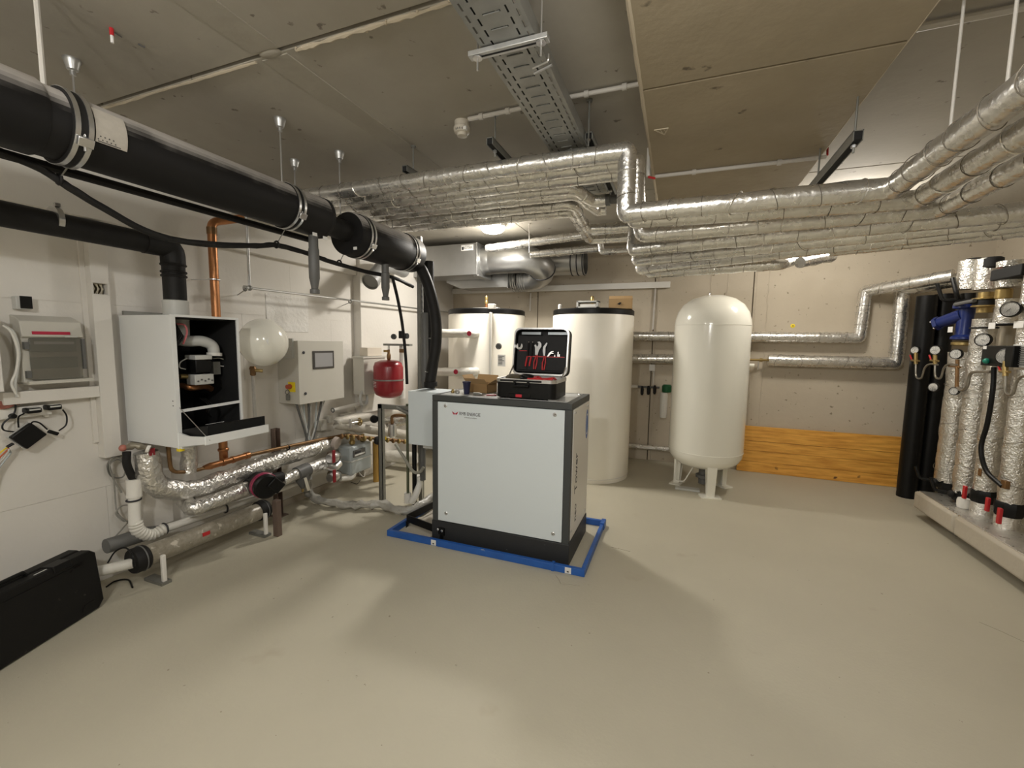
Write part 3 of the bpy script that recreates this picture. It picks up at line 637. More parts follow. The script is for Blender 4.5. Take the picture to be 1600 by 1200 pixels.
# ------------------------------------------------------------------ wall trunking and pipes at the back wall
tr = thing('cable_trunking', 'long white cable trunking along back wall above the tanks', 'trunking', (-1.7, 6.04, 2.33))
part('trunking_base', G().box((-3.34, 6.05, 2.335), (-.13, 6.1, 2.405)), WPLAST, tr, .003)
part('trunking_cover', G().box((-3.34, 6.035, 2.33), (-.13, 6.052, 2.41)), WPLAST, tr, .004)
wp = lambda px, py, y=5.98: at(px, py, Y=y)
def conduit(lab, P, r=.012, m=CONDUIT, clips=0, name='conduit', group=None):
    P = [Vector(p) for p in P]; t = solo(name, G().tube(fillet(P, .06) if len(P) > 2 else P, r, 10), m, lab, 'pipe', group)
    for k in range(clips):
        p = P[0].lerp(P[-1], (k+.5)/clips); d = (P[-1]-P[0]).normalized()
        part('pipe_clip', G().lathe([(r+.003, -.012), (r+.006, -.012), (r+.006, .012), (r+.003, .012)], p, d, 12), m, t)
    return t
conduit('thin white conduit rising beside right end of middle tank', [wp(1020, 515, 6.08), wp(1024, 450, 6.08)])
conduit('short white conduit stub between the two buffer tanks', [wp(828, 486, 6.08), wp(829, 458, 6.08)])
conduit('pale conduit below foil pipes between middle tank and vessel', [wp(1020, 602, 6.08), wp(1022, 575, 6.08)])
part('switch_box', G().box((wp(1014, 572).x, 6.06, wp(1018, 580).z), (wp(1023, 572).x, 6.1, wp(1018, 570).z)), WPLAST, tr)
upz = wp(1250, 527).z; loz = wp(1250, 564).z; rb = .062
xu = wp(1345, 500).x; xl = wp(1406, 500).x
foil_pipe('upper foil pipe along back wall bending up left of the other', [(-1.4, 5.98, upz), (xu, 5.98, upz), (xu+.02, 5.98, 2.22), (xu+.55, 5.5, 2.30)], rb, er=.015, jit=.005, group='foil pipes on the back wall')
foil_pipe('lower foil pipe on back wall bending up beside black pipes', [(wp(1200, 563).x, 5.98, loz), (xl, 5.98, loz), (xl, 5.98, 2.22), (xl+.40, 5.62, 2.30)], rb+.006, er=.015, jit=.005, group='foil pipes on the back wall')
foil_pipe('lower foil pipe end between middle tank and white vessel', [(-1.4, 5.98, wp(1000, 562).z), (.30, 5.98, wp(1050, 560).z)], .06, jit=.004, group='foil pipes on the back wall')
e0 = Vector((wp(1200, 563).x, 5.98, loz))
t = thing('vessel_valve', 'small brass valve joining white vessel to lower foil pipe', 'valve', e0)
part('valve_pipe', G().cyl((E0[0]+.43, 5.9, loz), e0, .014), BRASS, t); part('valve_nut', G().lathe([(.024, -.03), (.024, 0)], e0-X*.06, X, 6), BRASS, t)
part('valve_chain', G().tube([e0-X*.10-Z*.01, e0-X*.10-Z*.12], .005, 6), ZINC, t)
conduit('white insulated pipe low on wall between tank and vessel', [(-1.3, 6.04, .19), (.5, 6.04, .19)], .035, FOILD)
# water filter
f = wp(1036, 650, 6.0)
t = thing('water_filter', 'water filter with green head and white cartridge on back wall', 'filter', (f.x, 6.0, .65))
part('filter_head', G().lathe([(.055, 0), (.062, .02), (.062, .08), (.045, .10)], (f.x+.03, 6.0, .965), n=20), GREEN, t)
part('filter_bowl', G().lathe([(.001, 0), (.04, .003), (.045, .02), (.05, .34)], (f.x, 6.0, .62), n=20), WPLAST, t)
part('filter_pipe', G().tube([(f.x-.06, 6.0, 1.02), (f.x-.34, 6.0, 1.02)], .014, 8), GREYP, t)
for k, q in enumerate((.12, .2, .28)): part('pipe_valve', G().lathe([(.012, -.07), (.02, -.05), (.022, .01), (.012, .05)], (f.x-q, 5.98, 1.0-.01*k), n=10), DARK, t)
part('end_sleeve', G().cyl((f.x-.34, 6.0, 1.02), (f.x-.45, 6.0, 1.02), .022), WPLAST, t)
# yellow survey disc
yd = wp(1239, 509, 6.09)
t = thing('survey_marker', 'small yellow disc marker on concrete back wall', 'marker', yd)
part('marker_disc', G().lathe([(.024, 0), (.024, .004), (.02, .005)], (yd.x, 6.1, yd.z), (0, -1, 0), 20), YEL, t); part('marker_pin', G().lathe([(.006, .0), (.006, .008)], (yd.x, 6.1, yd.z), (0, -1, 0), 8), INK, t)
# pine boards along the wall foot
bd = thing('pine_board', 'orange varnished pine boards standing against foot of back wall', 'board', (1.6, 6.05, 0))
bl0, bl1 = .78, wp(1412, 700, 6.05).x
for z0, z1 in ((.002, .135), (.139, .275), (.279, .398), (.402, .585)):
    part('plank', G().box((bl0, 6.052+random.uniform(-.001, .001), z0), (bl1, 6.085, z1)), WOOD, bd, .0025)
# ------------------------------------------------------------------ wall-hung boiler
by0, by1, bxf, bz0, bz1 = 1.722, 2.16, -2.905, .90, 1.735
bo = thing('wall_boiler', 'white wall hung gas boiler opened at the front above the pipe run', 'boiler', (-3.2, (by0+by1)/2, bz0)); th = .012
sd = part('side_panel', G().box((LW+.03, by0, bz0), (bxf, by0+th, bz1)), BOILER, bo, .002)
part('side_panel', G().box((LW+.03, by1-th, bz0), (bxf, by1, bz1)), BOILER, bo, .002)
part('top_panel', G().box((LW+.03, by0+th, bz1-th), (bxf, by1-th, bz1)), BOILER, bo)
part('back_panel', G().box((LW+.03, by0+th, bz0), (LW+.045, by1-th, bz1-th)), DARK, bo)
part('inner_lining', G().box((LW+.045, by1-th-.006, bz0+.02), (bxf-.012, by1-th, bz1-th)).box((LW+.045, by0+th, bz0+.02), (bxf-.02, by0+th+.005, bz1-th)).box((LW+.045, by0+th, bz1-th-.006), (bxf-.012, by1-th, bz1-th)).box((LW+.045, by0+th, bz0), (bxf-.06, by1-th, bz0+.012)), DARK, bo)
part('front_lip', G().box((bxf-.004, by0-.001, bz0-.004), (bxf+.004, by0+.028, bz1+.002)), BOILER, bo, .001)
part('front_lip', G().box((bxf-.004, by1-.016, bz0+.1), (bxf+.004, by1+.001, bz1+.002)), BOILER, bo, .001)
part('top_lip', G().box((bxf-.004, by0+.028, bz1-.012), (bxf+.004, by1-.016, bz1+.003)), BOILER, bo)
cbz = 1.155
part('cross_bar', G().prism([(bxf-.006, by0+.028, cbz-.03), (bxf+.003, by0+.028, cbz-.03), (bxf+.003, by0+.028, cbz-.012), (bxf-.006, by0+.028, cbz-.012)], (0, by1-by0-.044, .012)), BOILER, bo)
g = G()
for z in (1.23, 1.20): g.lathe([(.004, 0), (.004, .001)], (bxf-.02, by0-.0008, z-.03), (0, -1, 0), 10)
part('panel_screws', g, INK, sd)
# inside: fan, air duct, gas valve, burner pipe, cables
def bi(px, py, X_=-3.05): return at(px, py, X=X_)
part('air_duct', G().tube(spline([bi(262, 527, -3.2), bi(290, 533, -3.1), bi(315, 533, -3.05), bi(331, 540, -3.03), bi(335, 553, -3.02)], 6), .036, 14), LGREY, bo)
part('duct_collar', G().cyl(bi(335, 551, -3.02), bi(335, 556, -3.02), .046), WPLAST, bo)
part('flue_riser', G().cyl(bi(285, 540, -3.18), bi(283, 492, -3.18), .045), LGREY, bo)
p = bi(311, 572, -3.02); q = bi(313, 590, -3.02)
part('fan_motor', G().cbox((p.x, p.y, p.z+.0), (.10, .105, .085)), BLKP, bo, .006)
part('fan_top', G().cbox((p.x, p.y, p.z+.06), (.11, .11, .03)), LGREY, bo, .004)
part('gas_valve', G().cbox((q.x, q.y, q.z-.01), (.09, .125, .07)), LGREY, bo, .005)
g = G()
for k in range(5): g.cyl((q.x+.046, q.y-.045+.023*k, q.z-.02+.01*(k % 2)), (q.x+.05, q.y-.045+.023*k, q.z-.02+.01*(k % 2)), .006, n=8)
part('valve_screws', g, GREYP, bo)
part('gas_union', G().tube([bi(281, 588), bi(292, 588)], .016, 10), BRASS, bo)
part('burner_pipe', G().tube(spline([bi(283, 602, -3.1), bi(298, 606, -3.05), bi(320, 604, -3.08), bi(330, 608, -3.1)], 5), .02, 10), COPPER, bo)
part('side_bracket', G().cbox(bi(336, 575, -3.06), (.04, .05, .09)), GALVD, bo)
part('cable_loop', G().tube(spline([bi(333, 560), bi(345, 560), bi(357, 566), bi(352, 572), bi(338, 571)], 6), .004, 6), LGREY, bo)
part('cable_loop', G().tube(spline([bi(292, 560), bi(282, 566), bi(281, 574), bi(290, 577)], 6), .004, 6), LGREY, bo)
part('pink_cable', G().tube(spline([bi(272, 506), bi(288, 508, -3.0), bi(292, 520, -2.99), bi(286, 538, -2.99)], 6), .006, 6), PINK, bo)
g = G()
for k in range(5): g.tube(spline([bi(269, 500+4*k, -3.02), bi(278+2*k, 514+3*k, -3.0), bi(272, 535+3*k, -3.02), bi(270, 560+6*k, -3.05)], 5), .006, 6)
s_ = part('cable_bundle', g, BLKP, bo); s_['kind'] = 'stuff'
g = G()
for k in range(3): g.tube(spline([bi(312+4*k, 622, -3.05), bi(324+3*k, 632, -3.0), bi(322+2*k, 645, -3.0), bi(330, 652, -3.02)], 5), .004, 6)
s_ = part('lower_cables', g, BLKP, bo); s_['kind'] = 'stuff'
# tilted-down control tray
tx = -2.66
tr_ = part('control_tray', G().prism([(bxf-.1, by0+.03, .975), (bxf, by0+.03, 1.015), (tx-.01, by0+.03, 1.06), (tx-.01, by0+.03, .955), (bxf-.1, by0+.03, .905)], (0, by1-by0-.04, 0)), BLKP, bo, .004)
part('tray_front', G().prism([(tx-.006, by0+.005, .998), (tx+.006, by0+.005, .998), (tx+.006, by0+.005, .943), (tx-.006, by0+.005, .94)], (0, by1-by0-.0, 0)), BOILER, tr_, .003)
part('tray_side', G().prism([(bxf, by0+.004, 1.0), (bxf+.10, by0+.004, .985), (tx, by0+.004, .995), (tx, by0+.004, .95), (bxf, by0+.004, .908)], (0, .012, 0)), BOILER, tr_)
part('tray_lip', G().box((bxf-.002, by0+.012, bz0-.004), (bxf+.02, by1, bz0+.010)), BOILER, tr_)
part('data_label', G().prism([(-2.85, 1.86, 1.031), (-2.80, 1.86, 1.041), (-2.80, 1.95, 1.041), (-2.85, 1.95, 1.031)], (0, 0, .002)), PAPER, tr_)
part('stay_wire', G().cyl((bxf, by0+.02, 1.16), (tx+.01, by0+.03, .97), .0025, n=6), ZINC, bo)
part('yellow_cap', G().cbox((bxf-.01, by0+.02, bz0-.012), (.03, .03, .02)), YEL, bo)
part('mounting_rail', G().box((LW+.03, by0+.02, bz1+.004), (LW+.05, by0+.30, bz1+.03)), GALVD, bo)
# flue of the boiler
FXC = at(275, 440, Y=1.92).x
fxw, fyw = -3.03, 1.93
fp0 = at(274, 470, X=-3.03); fya = at(273, 450, X=-3.03)
fz = at(150, 350, X=-3.03).z
fl = thing('flue_pipe', 'thin black boiler flue running along the left wall with elbow down to boiler', 'pipe', (-3.03, fya.y, 1.75))
fyc = fya.y
part('flue_run', G().tube(dense([Vector((-3.03, -2.0, 2.20)), Vector((-3.03, fyc-.14, 2.165))], .2), .062, 24), BLACK, fl)
part('flue_elbow', G().tube(fillet([(-3.03, fyc-.16, 2.165), (-3.03, fyc, 2.165), (-3.03, fyc, 2.06)], .075, 4), .066, 24), BLACK, fl)
part('flue_drop', G().cyl((-3.03, fyc, 2.06), (-3.03, fyc, 1.83), .062, n=24), BLACK, fl)
for z in (2.055, 2.01, 1.985): part('flue_socket', G().torus((-3.03, fyc, z), Z, .063, .008, 28, 8), BLACK, fl)
part('flue_adapter', G().lathe([(.070, 1.74), (.070, 1.83), (.060, 1.835)], (-3.03, fyc, 0), n=28), LGREY, fl)
cy = at(85, 335, X=-3.03).y
cl = part('flue_clamp', G().lathe([(.064, -.012), (.070, -.012), (.070, .012), (.064, .012)], (-3.03, cy, 2.19), Y, 28), ZINC, fl)
part('clamp_bolt', G().cbox((-3.0, cy, 2.262), (.02, .02, .018)), ZINC, cl)
part('clamp_bolt', G().cyl((-3.40, cy, 2.19), (-3.09, cy, 2.19), .005, n=8), ZINC, cl)
# copper gas riser
cx_, cyy = -3.27, at(333, 400, X=-3.27).y
cr = thing('copper_pipe', 'thick vertical copper pipe rising behind the boiler to the ceiling duct', 'pipe', (cx_, cyy, .7))
top = at(334, 352, X=cx_).z
part('riser', G().tube(fillet([(cx_, cyy, .64), (cx_, cyy, top+.02), (cx_+.04, cyy+.22, top+.10)], .05, 5), .030, 18), COPPER, cr)
part('elbow_socket', G().lathe([(.034, -.05), (.034, .0)], (cx_, cyy, top-.02), Z, 18), BROWN, cr)
for z in (.86, .73): part('press_socket', G().lathe([(.033, -.012), (.038, -.006), (.038, .006), (.033, .012)], (cx_, cyy, z), Z, 18), COPPER, cr)
cz = at(335, 437, X=cx_).z
cl = part('pipe_clamp', G().torus((cx_, cyy, cz), Z, .036, .006, 20, 6), ZINC, cr); part('clamp_rod', G().cyl((LW, cyy-.05, cz+.0), (cx_-.03, cyy-.02, cz), .004, n=8), ZINC, cl)
# ------------------------------------------------------------------ copper gas line and foil pipes under the boiler
cpx = -3.18
def cp(px, py, x=cpx): return at(px, py, X=x)
gl = thing('copper_pipe', 'horizontal copper gas pipe with tee below the boiler', 'pipe', cp(300, 735))
part('gas_run', G().tube(fillet([cp(262, 690), cp(267, 738), cp(300, 737), cp(352, 722)], .05, 5), .013, 12), BROWN, gl)
part('reducer', G().tube([cp(318, 731), cp(326, 729), cp(330, 728)], [.015, .024, .026], 14), COPPER, gl)
part('gas_run', G().tube([cp(330, 728), cp(385, 712)], .024, 14), COPPER, gl)
for (a, b) in ((347, 351), (362, 366), (383, 389)): part('press_socket', G().tube([cp(a, 728-(a-330)*.29), cp(b, 728-(b-330)*.29)], .028, 14), COPPER, gl)
part('gas_run', G().tube([cp(385, 712), cp(425, 703), cp(500, 687), cp(532, 681)], .016, 12), BROWN, gl)
part('pipe_clip', G().torus(cp(450, 699), (0, 1, 0), .02, .006, 16, 6), DARK, gl)
FATPIPE = foil_pipe('crumpled fat foil pipe dropping below left of the boiler and turning along wall', [cp(228, 706, -3.2), cp(236, 762, -3.2), cp(300, 768, -3.2), cp(441, 716, -3.2), cp(508, 695, -3.2)], .068, er=.1, jit=.016, step=.4, m=FOILC)
foil_pipe('lower foil pipe running from elbow under boiler to the black pump', [cp(288, 782, -3.25), cp(302, 796, -3.1), cp(395, 760, -3.1)], .052, er=.05, jit=.012, step=.6, m=FOILC)
foil_pipe('short vertical foil stub hanging under right of the boiler', [cp(295, 697, -3.2), cp(295, 738, -3.2)], .048, jit=.012, tie=False, m=FOILC)
foil_pipe('foil pipe section between black pump and grey dirt separator', [cp(440, 752, -3.1), cp(464, 740, -3.1)], .05, jit=.008, tie=False, m=FOILC)
foil_pipe('foil pipe section right of grey separator towards red handled valves', [cp(478, 735, -3.1), cp(512, 722, -3.1)], .055, jit=.01, tie=False, m=FOILC)
foil_pipe('thin bright foil pipe beside brown gas line above the fat foil pipe', [cp(395, 722, -3.27), cp(515, 687, -3.27)], .03, jit=.004)
# grey pvc duct box behind
solo('wall_cover', G().box((LW+.002, 1.74, .27), (LW+.10, 1.93, .66)), WHITE, 'white painted cover box on wall behind lower left pipes', 'cover', bevel=.004)
# drain pipe
dp = thing('drain_pipe', 'white plastic condensate drain pipe with trap below the boiler', 'pipe', cp(208, 800, -3.22))
dx = -3.22
part('funnel', G().tube([cp(210, 748, dx), cp(210, 752, dx), cp(210, 766, dx), cp(210, 776, dx)], [.045, .042, .04, .042], 18), WPLAST, dp)
part('drop', G().tube([cp(210, 776, dx), cp(211, 822, dx)], .033, 16), WPLAST, dp)
part('trap', G().tube(spline([cp(211, 815, dx), cp(217, 830, dx), cp(236, 836, dx), cp(257, 826, dx)], 8), [.036+.004*(k % 2) for k in range(25)], 16), DIRTYW, dp)
part('run', G().tube([cp(255, 827, dx), cp(400, 778, dx), cp(470, 752, dx)], .027, 14), WPLAST, dp)
for q in ((209, 781), (257, 826), (351, 794)): 
    d = Z if q[0] == 209 else Vector((0, 1, 0)); r_ = part('clip', G().torus(cp(*q, dx), d, .036, .006, 20, 6), INK, dp)
part('black_hose', G().tube(spline([cp(198, 706, dx), cp(198, 724, dx), cp(203, 738, dx), cp(209, 750, dx)], 6), .022, 12), BLACK, dp)
vv = thing('boiler_valves', 'row of small valves with red caps under boiler left end', 'valve', cp(210, 700, -3.25))
part('valve_body', G().tube([cp(196, 700, -3.25), cp(205, 697, -3.23), cp(212, 696, -3.22), cp(218, 698, -3.21), cp(225, 699, -3.2), cp(238, 702, -3.15)], [.014, .026, .016, .022, .014, .02], 12), mat('dull_fitting', (.30, .27, .21), .45, .5), vv)
part('red_cap', G().ball(cp(192, 700, -3.25), .022, 12), mat('faded_red', (.45, .16, .12), .5), vv)
part('red_handle', G().cbox(cp(237, 706, -3.14), (.016, .03, .045)), mat('dark_red_plastic', (.26, .012, .02), .4), vv)
part('white_union', G().cyl(cp(229, 701, -3.13), cp(234, 702, -3.12), .024), WPLAST, vv)
# grey cables looped on the wall
g = G()
for k in range(2):
    g.tube(spline([cp(192, 712, -3.4), cp(176, 715, -3.4), cp(168, 728, -3.38), cp(174, 744, -3.4), cp(192, 745, -3.38), cp(196, 728, -3.4), cp(184, 714+k*4, -3.4), cp(171, 722+k*5, -3.38), cp(178, 750, -3.4), cp(190, 770, -3.38)], 8), .005, 6)
solo('looped_cable', g, CABLEG, 'grey cable loops hanging on wall below trunking left of drain funnel', 'cable')
solo('looped_cable', G().tube(spline([cp(178, 740, -3.4), cp(180, 780, -3.4), cp(184, 802, -3.38), cp(200, 815, -3.35), cp(214, 806, -3.36), cp(212, 792, -3.38), cp(192, 790, -3.36), cp(181, 802, -3.36), cp(192, 814, -3.35), cp(200, 815, -3.35), cp(184, 834, -3.4), cp(167, 852, -3.42)], 8), .0045, 6), CABLEG, 'single grey cable with loop hanging beside drain trap, loose end down left', 'cable')
# condensate neutraliser tube near the floor
nz = .195
n0 = at(205, 872, X=-3.12); n1 = at(412, 795, X=-3.12)
ne = thing('filter_tube', 'long clear tube of grey granulate lying on brackets along left wall foot', 'filter', (-3.12, (n0.y+n1.y)/2, 0))
part('tube_body', G().tube([(-3.12, n0.y+.05, nz), (-3.12, n1.y-.02, nz)], .068, 24), spots(mat('granulate', (.33, .30, .24), .3, var=.6, vscale=40, col2=(.20, .175, .13), coat=.5), 14, .62, (.55, .5, .42), .05), ne)
for yy, mm in ((n0.y, BLACK), (n1.y-.06, BLACK)):
    cpn = part('end_cap', G().lathe([(.075, 0), (.08, .01), (.08, .07), (.072, .08)], (-3.12, yy, nz), Y, 28), mm, ne)
    part('clamp_band', G().torus((-3.12, yy+.05, nz), Y, .081, .004, 28, 5), GREYP, cpn)
part('inlet_pipe', G().tube([(-3.12, n0.y+.01, nz-.01), (-3.20, n0.y-.09, nz-.02), (-3.30, n0.y-.20, nz-.03), (-3.33, n0.y-.40, nz-.03)], .032, 14), DIRTYW, ne)
part('red_marking', G().cbox((-3.053, (n0.y*.55+n1.y*.45), nz+.02), (.006, .05, .025)), REDP, ne)
for yy in (n0.y+.13, n1.y-.05):
    b_ = part('support_bracket', G().box((-3.055, yy-.013, .0), (-3.03, yy+.013, nz-.0)), WPLAST, ne, .006); part('bracket_foot', G().box((-3.2, yy-.03, .0), (-3.02, yy+.03, .02)), GALVD, b_)
solo('grey_tube', G().tube([(-3.25, n0.y-.06, .30), (-3.25, n0.y+.16, .29), (-3.25, n0.y+.32, .27)], [.045, .045, .02], 14), GREYP, 'dark grey plastic cylinder lying above left end of filter tube', 'tube')
solo('loose_cable', G().tube(spline([at(168, 880, X=-3.2), at(180, 862, X=-3.2), at(196, 856, X=-3.15), at(207, 868, X=-3.05), at(210, 885, X=-3.04)], 8), .005, 6), BLKP, 'thin black cable arched over left end cap of filter tube', 'cable')
solo('loose_cable', G().tube(spline([at(166, 917, Z=.006), at(180, 908, Z=.006), at(200, 906, Z=.006), at(207, 918, Z=.006)], 8), .005, 6), BLKP, 'short black cable lying on the floor right of the black case', 'cable')
# ------------------------------------------------------------------ pump, separator, valves, meter
pc = at(421, 764, X=-2.98); pa = at(402, 752, X=-3.1)
pu = thing('circulation_pump', 'black circulation pump with magenta ring on lower foil pipe', 'pump', pc)
part('pump_body', G().ball(pa, .075, 18, (1, .9, 1)), BLACK, pu)
part('pump_flange', G().tube([at(385, 758, X=-3.1), at(440, 745, X=-3.1)], .045, 16), BLACK, pu)
ax = Vector((.93, -.30, -.02)).normalized(); ce = pa+ax*.06
part('motor', G().lathe([(.088, 0), (.095, .01), (.095, .06)], ce, ax, 28), BLACK, pu)
part('magenta_ring', G().lathe([(.099, .05), (.099, .085), (.09, .095)], ce, ax, 28), MAG, pu)
part('control_head', G().lathe([(.094, .08), (.094, .125), (.082, .135)], ce, ax, 28), BLKP, pu)
hx = ce+ax*.09+Y*.065
part('terminal_box', G().cbox(hx, (.09, .11, .16), frame(ax).to_3x3()), BLKP, pu, .008)
part('pump_button', G().lathe([(.018, 0), (.018, .004)], ce+ax*.13, ax, 16), GREYP, pu)
pp = at(432, 700, X=-3.30)
for z0, z1 in ((.015, .30), (.44, .85)):
    pass
po = thing('support_post', 'brown steel channel post standing behind black pump', 'post', (-3.30, pp.y, 0))
part('channel', G().box((-3.33, pp.y-.028, 0), (-3.325, pp.y+.028, .80)).box((-3.33, pp.y-.028, 0), (-3.28, pp.y-.023, .80)).box((-3.33, pp.y+.023, 0), (-3.28, pp.y+.028, .80)), mat('post_brown', (.13, .09, .07), .5), po)
part('post_foot', G().box((-3.36, pp.y-.05, 0), (-3.24, pp.y+.05, .008)), mat('post_brown', (0, 0, 0)), po)
bp_ = at(433, 790, X=-2.96)
solo('support_post', G().box((-2.99, bp_.y-.022, 0), (-2.94, bp_.y+.022, .30)), MATS['post_brown'], 'short brown steel post on floor carrying the black pump', 'post', bevel=.003)
sp_ = at(472, 738, X=-3.1)
se = thing('dirt_separator', 'dark grey teardrop dirt separator on lower foil pipe', 'separator', sp_)
part('separator_top', G().tube([at(463, 741, X=-3.1), at(481, 733, X=-3.1)], .062, 18), GREYP, se)
part('separator_cone', G().tube([sp_, sp_-Z*.07, sp_-Z*.13, sp_-Z*.15], [.062, .058, .026, .012], 16), GREYP, se)
part('drain_tap', G().cyl(sp_-Z*.15, sp_-Z*.18, .010), BRASS, se)
solo('paper_tag', G().prism([sp_+Vector((.07, -.05, -.03)), sp_+Vector((.07, -.02, -.03)), sp_+Vector((.07, .02, -.16)), sp_+Vector((.07, -.015, -.16))], (.002, 0, 0)), mat('tag_paper', (.6, .57, .48), .8), 'pale paper tag hanging left of grey dirt separator', 'tag')
def red_valve(px, py, lab):
    c = at(px, py, X=-2.98); v = thing('ball_valve', lab, 'valve', c, 'red handled ball valves by the gas meter')
    part('valve_body', G().tube([c-Y*.05, c-Y*.03, c+Y*.03, c+Y*.05], [.04, .048, .048, .042], 16), ZINC, v)
    part('valve_outlet', G().tube([c+X*-.1+Y*.07, c+X*.0+Y*.06], .042, 16), mat('dark_bronze', (.10, .07, .045), .4, .5), v)
    part('outlet_rim', G().torus(c+Y*.05+X*.01, Y, .035, .008, 20, 6), GALVD, v)
    h = c+Vector((.06, -.05, .03)); part('red_handle', G().cbox(h, (.016, .03, .12)), mat('dark_red_plastic', (.26, .012, .02), .4), v, .004); part('handle_stem', G().cyl(c, h, .009), ZINC, v)
red_valve(520, 715, 'upper ball valve with red lever beside the gas meter'); red_valve(521, 745, 'lower ball valve with red lever beside the gas meter')
solo('pipe_elbow', G().tube(spline([at(508, 728, X=-3.02), at(522, 731, X=-2.99), at(530, 724, X=-3.0)], 6), .035, 14), ZINC, 'silver elbow joining the two red handled valves', 'elbow')
part('end_cap', G().tube([at(522, 691, X=-3.14), at(528, 693, X=-3.1)], [.06, .062], 20), mat('cap_pinkgrey', (.42, .36, .32), .6), FATPIPE, label='round pinkish grey end cap')
m0 = at(548, 699, X=-3.05); m1 = at(581, 731, X=-3.05)
gm = thing('gas_meter', 'pale grey gas meter hanging on the wall left of steel frame', 'meter', (-3.1, (m0.y+m1.y)/2, m1.z))
part('meter_case', G().box((-3.22, m0.y, m1.z), (-3.05, m1.y, m0.z)), GREYM, gm, .02)
part('meter_seam', G().box((-3.225, m0.y-.004, (m0.z+m1.z)/2-.01), (-3.043, m1.y+.004, (m0.z+m1.z)/2+.002)), LGREY, gm)
wz = (m0.z*.62+m1.z*.38)
ix = part('index_plate', G().box((-3.05, m0.y+.03, wz-.0), (-3.035, m0.y+.20, wz+.07)), GREYP, gm)
part('index_window', G().box((-3.036, m0.y+.04, wz+.035), (-3.033, m0.y+.13, wz+.055)), INK, ix); part('index_label', G().box((-3.036, m0.y+.04, wz+.012), (-3.033, m0.y+.19, wz+.028)), PAPER, ix)
for q in (.1, .26): part('meter_union', G().lathe([(.02, 0), (.03, .01), (.03, .035), (.02, .05), (.02, .08)], (-3.12, m0.y+q, m0.z), n=14), BRASS, gm)
part('back_plate', G().box((-3.30, m0.y-.05, m1.z-.02), (-3.29, m1.y-.05, m0.z+.09)), LGREY, gm)
gy = at(587, 715, X=-3.12)
solo('gas_pipe', G().tube(dense([Vector((-3.12, gy.y, .0)), Vector((-3.12, gy.y, .46))], .1), .032, 14), GASY, 'short yellow gas pipe rising right of the gas meter', 'pipe')
# gas manifold line above the meter
mf = thing('valve_manifold', 'brown pipe manifold with fittings running above the gas meter to steel frame', 'pipe', at(570, 682, X=-3.05))
ml = [at(532, 682, X=-3.1), at(545, 680, X=-3.08), at(575, 684, X=-3.0), at(640, 690, X=-2.75)]
part('manifold_pipe', G().tube(ml, .017, 10), BROWN, mf)
for k in range(12):
    t_ = k/11; px = 534+t_*98; c = at(px, 682+t_*8, X=-3.08+.30*t_)
    part('fitting', G().lathe([(.02, -.012), (.027, -.006), (.027, .006), (.02, .012)], c, Vector((.3, .95, 0)), 10), BRASS if k % 3 else BROWN, mf)
part('black_knob', G().lathe([(.04, 0), (.044, .01), (.044, .03), (.03, .04)], at(588, 688, X=-2.9), X, 18), DARK, mf)
part('yellow_cap', G().cbox(at(600, 685, X=-2.84), (.03, .05, .035)), YEL, mf, .004)
part('purple_tag', G().cbox(at(594, 691, X=-2.85), (.02, .03, .04)), PURP, mf)
conduit('white elbow pipe under the gas meter', [at(532, 748, X=-3.12), at(551, 746, X=-3.08), at(554, 733, X=-3.08)], .028, WPLAST)
solo('white_cable', G().tube(spline([at(560, 737, X=-3.1), at(568, 745, X=-3.06), at(571, 737, X=-3.08)], 8), .004, 6), WPLAST, 'small white cable loop below gas meter', 'cable')
solo('debris', G().tube(spline([at(548, 753, Z=.004), at(558, 756, Z=.01), at(563, 750, Z=.012)], 6), .003, 5), BLKP, 'bit of dark wire on floor below gas meter', 'wire')
# ------------------------------------------------------------------ left wall fittings
lw = lambda px, py, d=0.: at(px, py, X=LW+d)
a, b = lw(27, 497, .12), lw(133, 592, .12)
cu = thing('consumer_unit', 'grey fuse box with smoked clear door and red strip on left wall', 'fuse box', (LW, (a.y+b.y)/2, b.z))
zt_, zb_ = 1.68, 1.335; y0_, y1_ = 1.235, 1.495
part('housing', G().prism([(LW+.002, y0_, zb_), (LW+.095, y0_, zb_), (LW+.095, y0_, zt_-.10), (LW+.12, y0_, zt_-.09), (LW+.10, y0_, zt_-.005), (LW+.06, y0_, zt_+.015), (LW+.002, y0_, zt_+.03)], (0, y1_-y0_, 0)), BOXGREY, cu, .004)
part('red_strip', G().prism([(LW+.1165, y0_+.04, zt_-.062), (LW+.1195, y0_+.04, zt_-.078), (LW+.1195, y1_-.06, zt_-.078), (LW+.1165, y1_-.06, zt_-.062)], (.003, 0, .001)), RINK, cu)
part('rating_label', G().prism([(LW+.1205, y1_-.085, zt_-.084), (LW+.121, y1_-.085, zt_-.092), (LW+.121, y1_-.03, zt_-.092), (LW+.1205, y1_-.03, zt_-.084)], (.002, 0, 0)), LGREY, cu)
for z in (1.54, 1.445): part('breaker_row', G().box((LW+.09, y0_+.03, z-.035), (LW+.10, y1_-.03, z+.03)), mat('row_grey', (.40, .40, .36), .5), cu, .002)
part('label_strip', G().box((LW+.10, y0_+.05, 1.548), (LW+.1015, y1_-.04, 1.563)), PAPER, cu)
dr = part('clear_door', G().box((LW+.105, y0_+.025, zb_+.012), (LW+.118, y1_-.012, zt_-.10)), GLASS, cu, .006)
for z in (zb_+.045, zt_-.14): part('hinge', G().box((LW+.10, y0_+.005, z-.02), (LW+.122, y0_+.024, z+.02)), GREYP, dr)
part('door_latch', G().box((LW+.10, y1_-.010, 1.40), (LW+.122, y1_+.004, 1.58)), GREYP, dr)
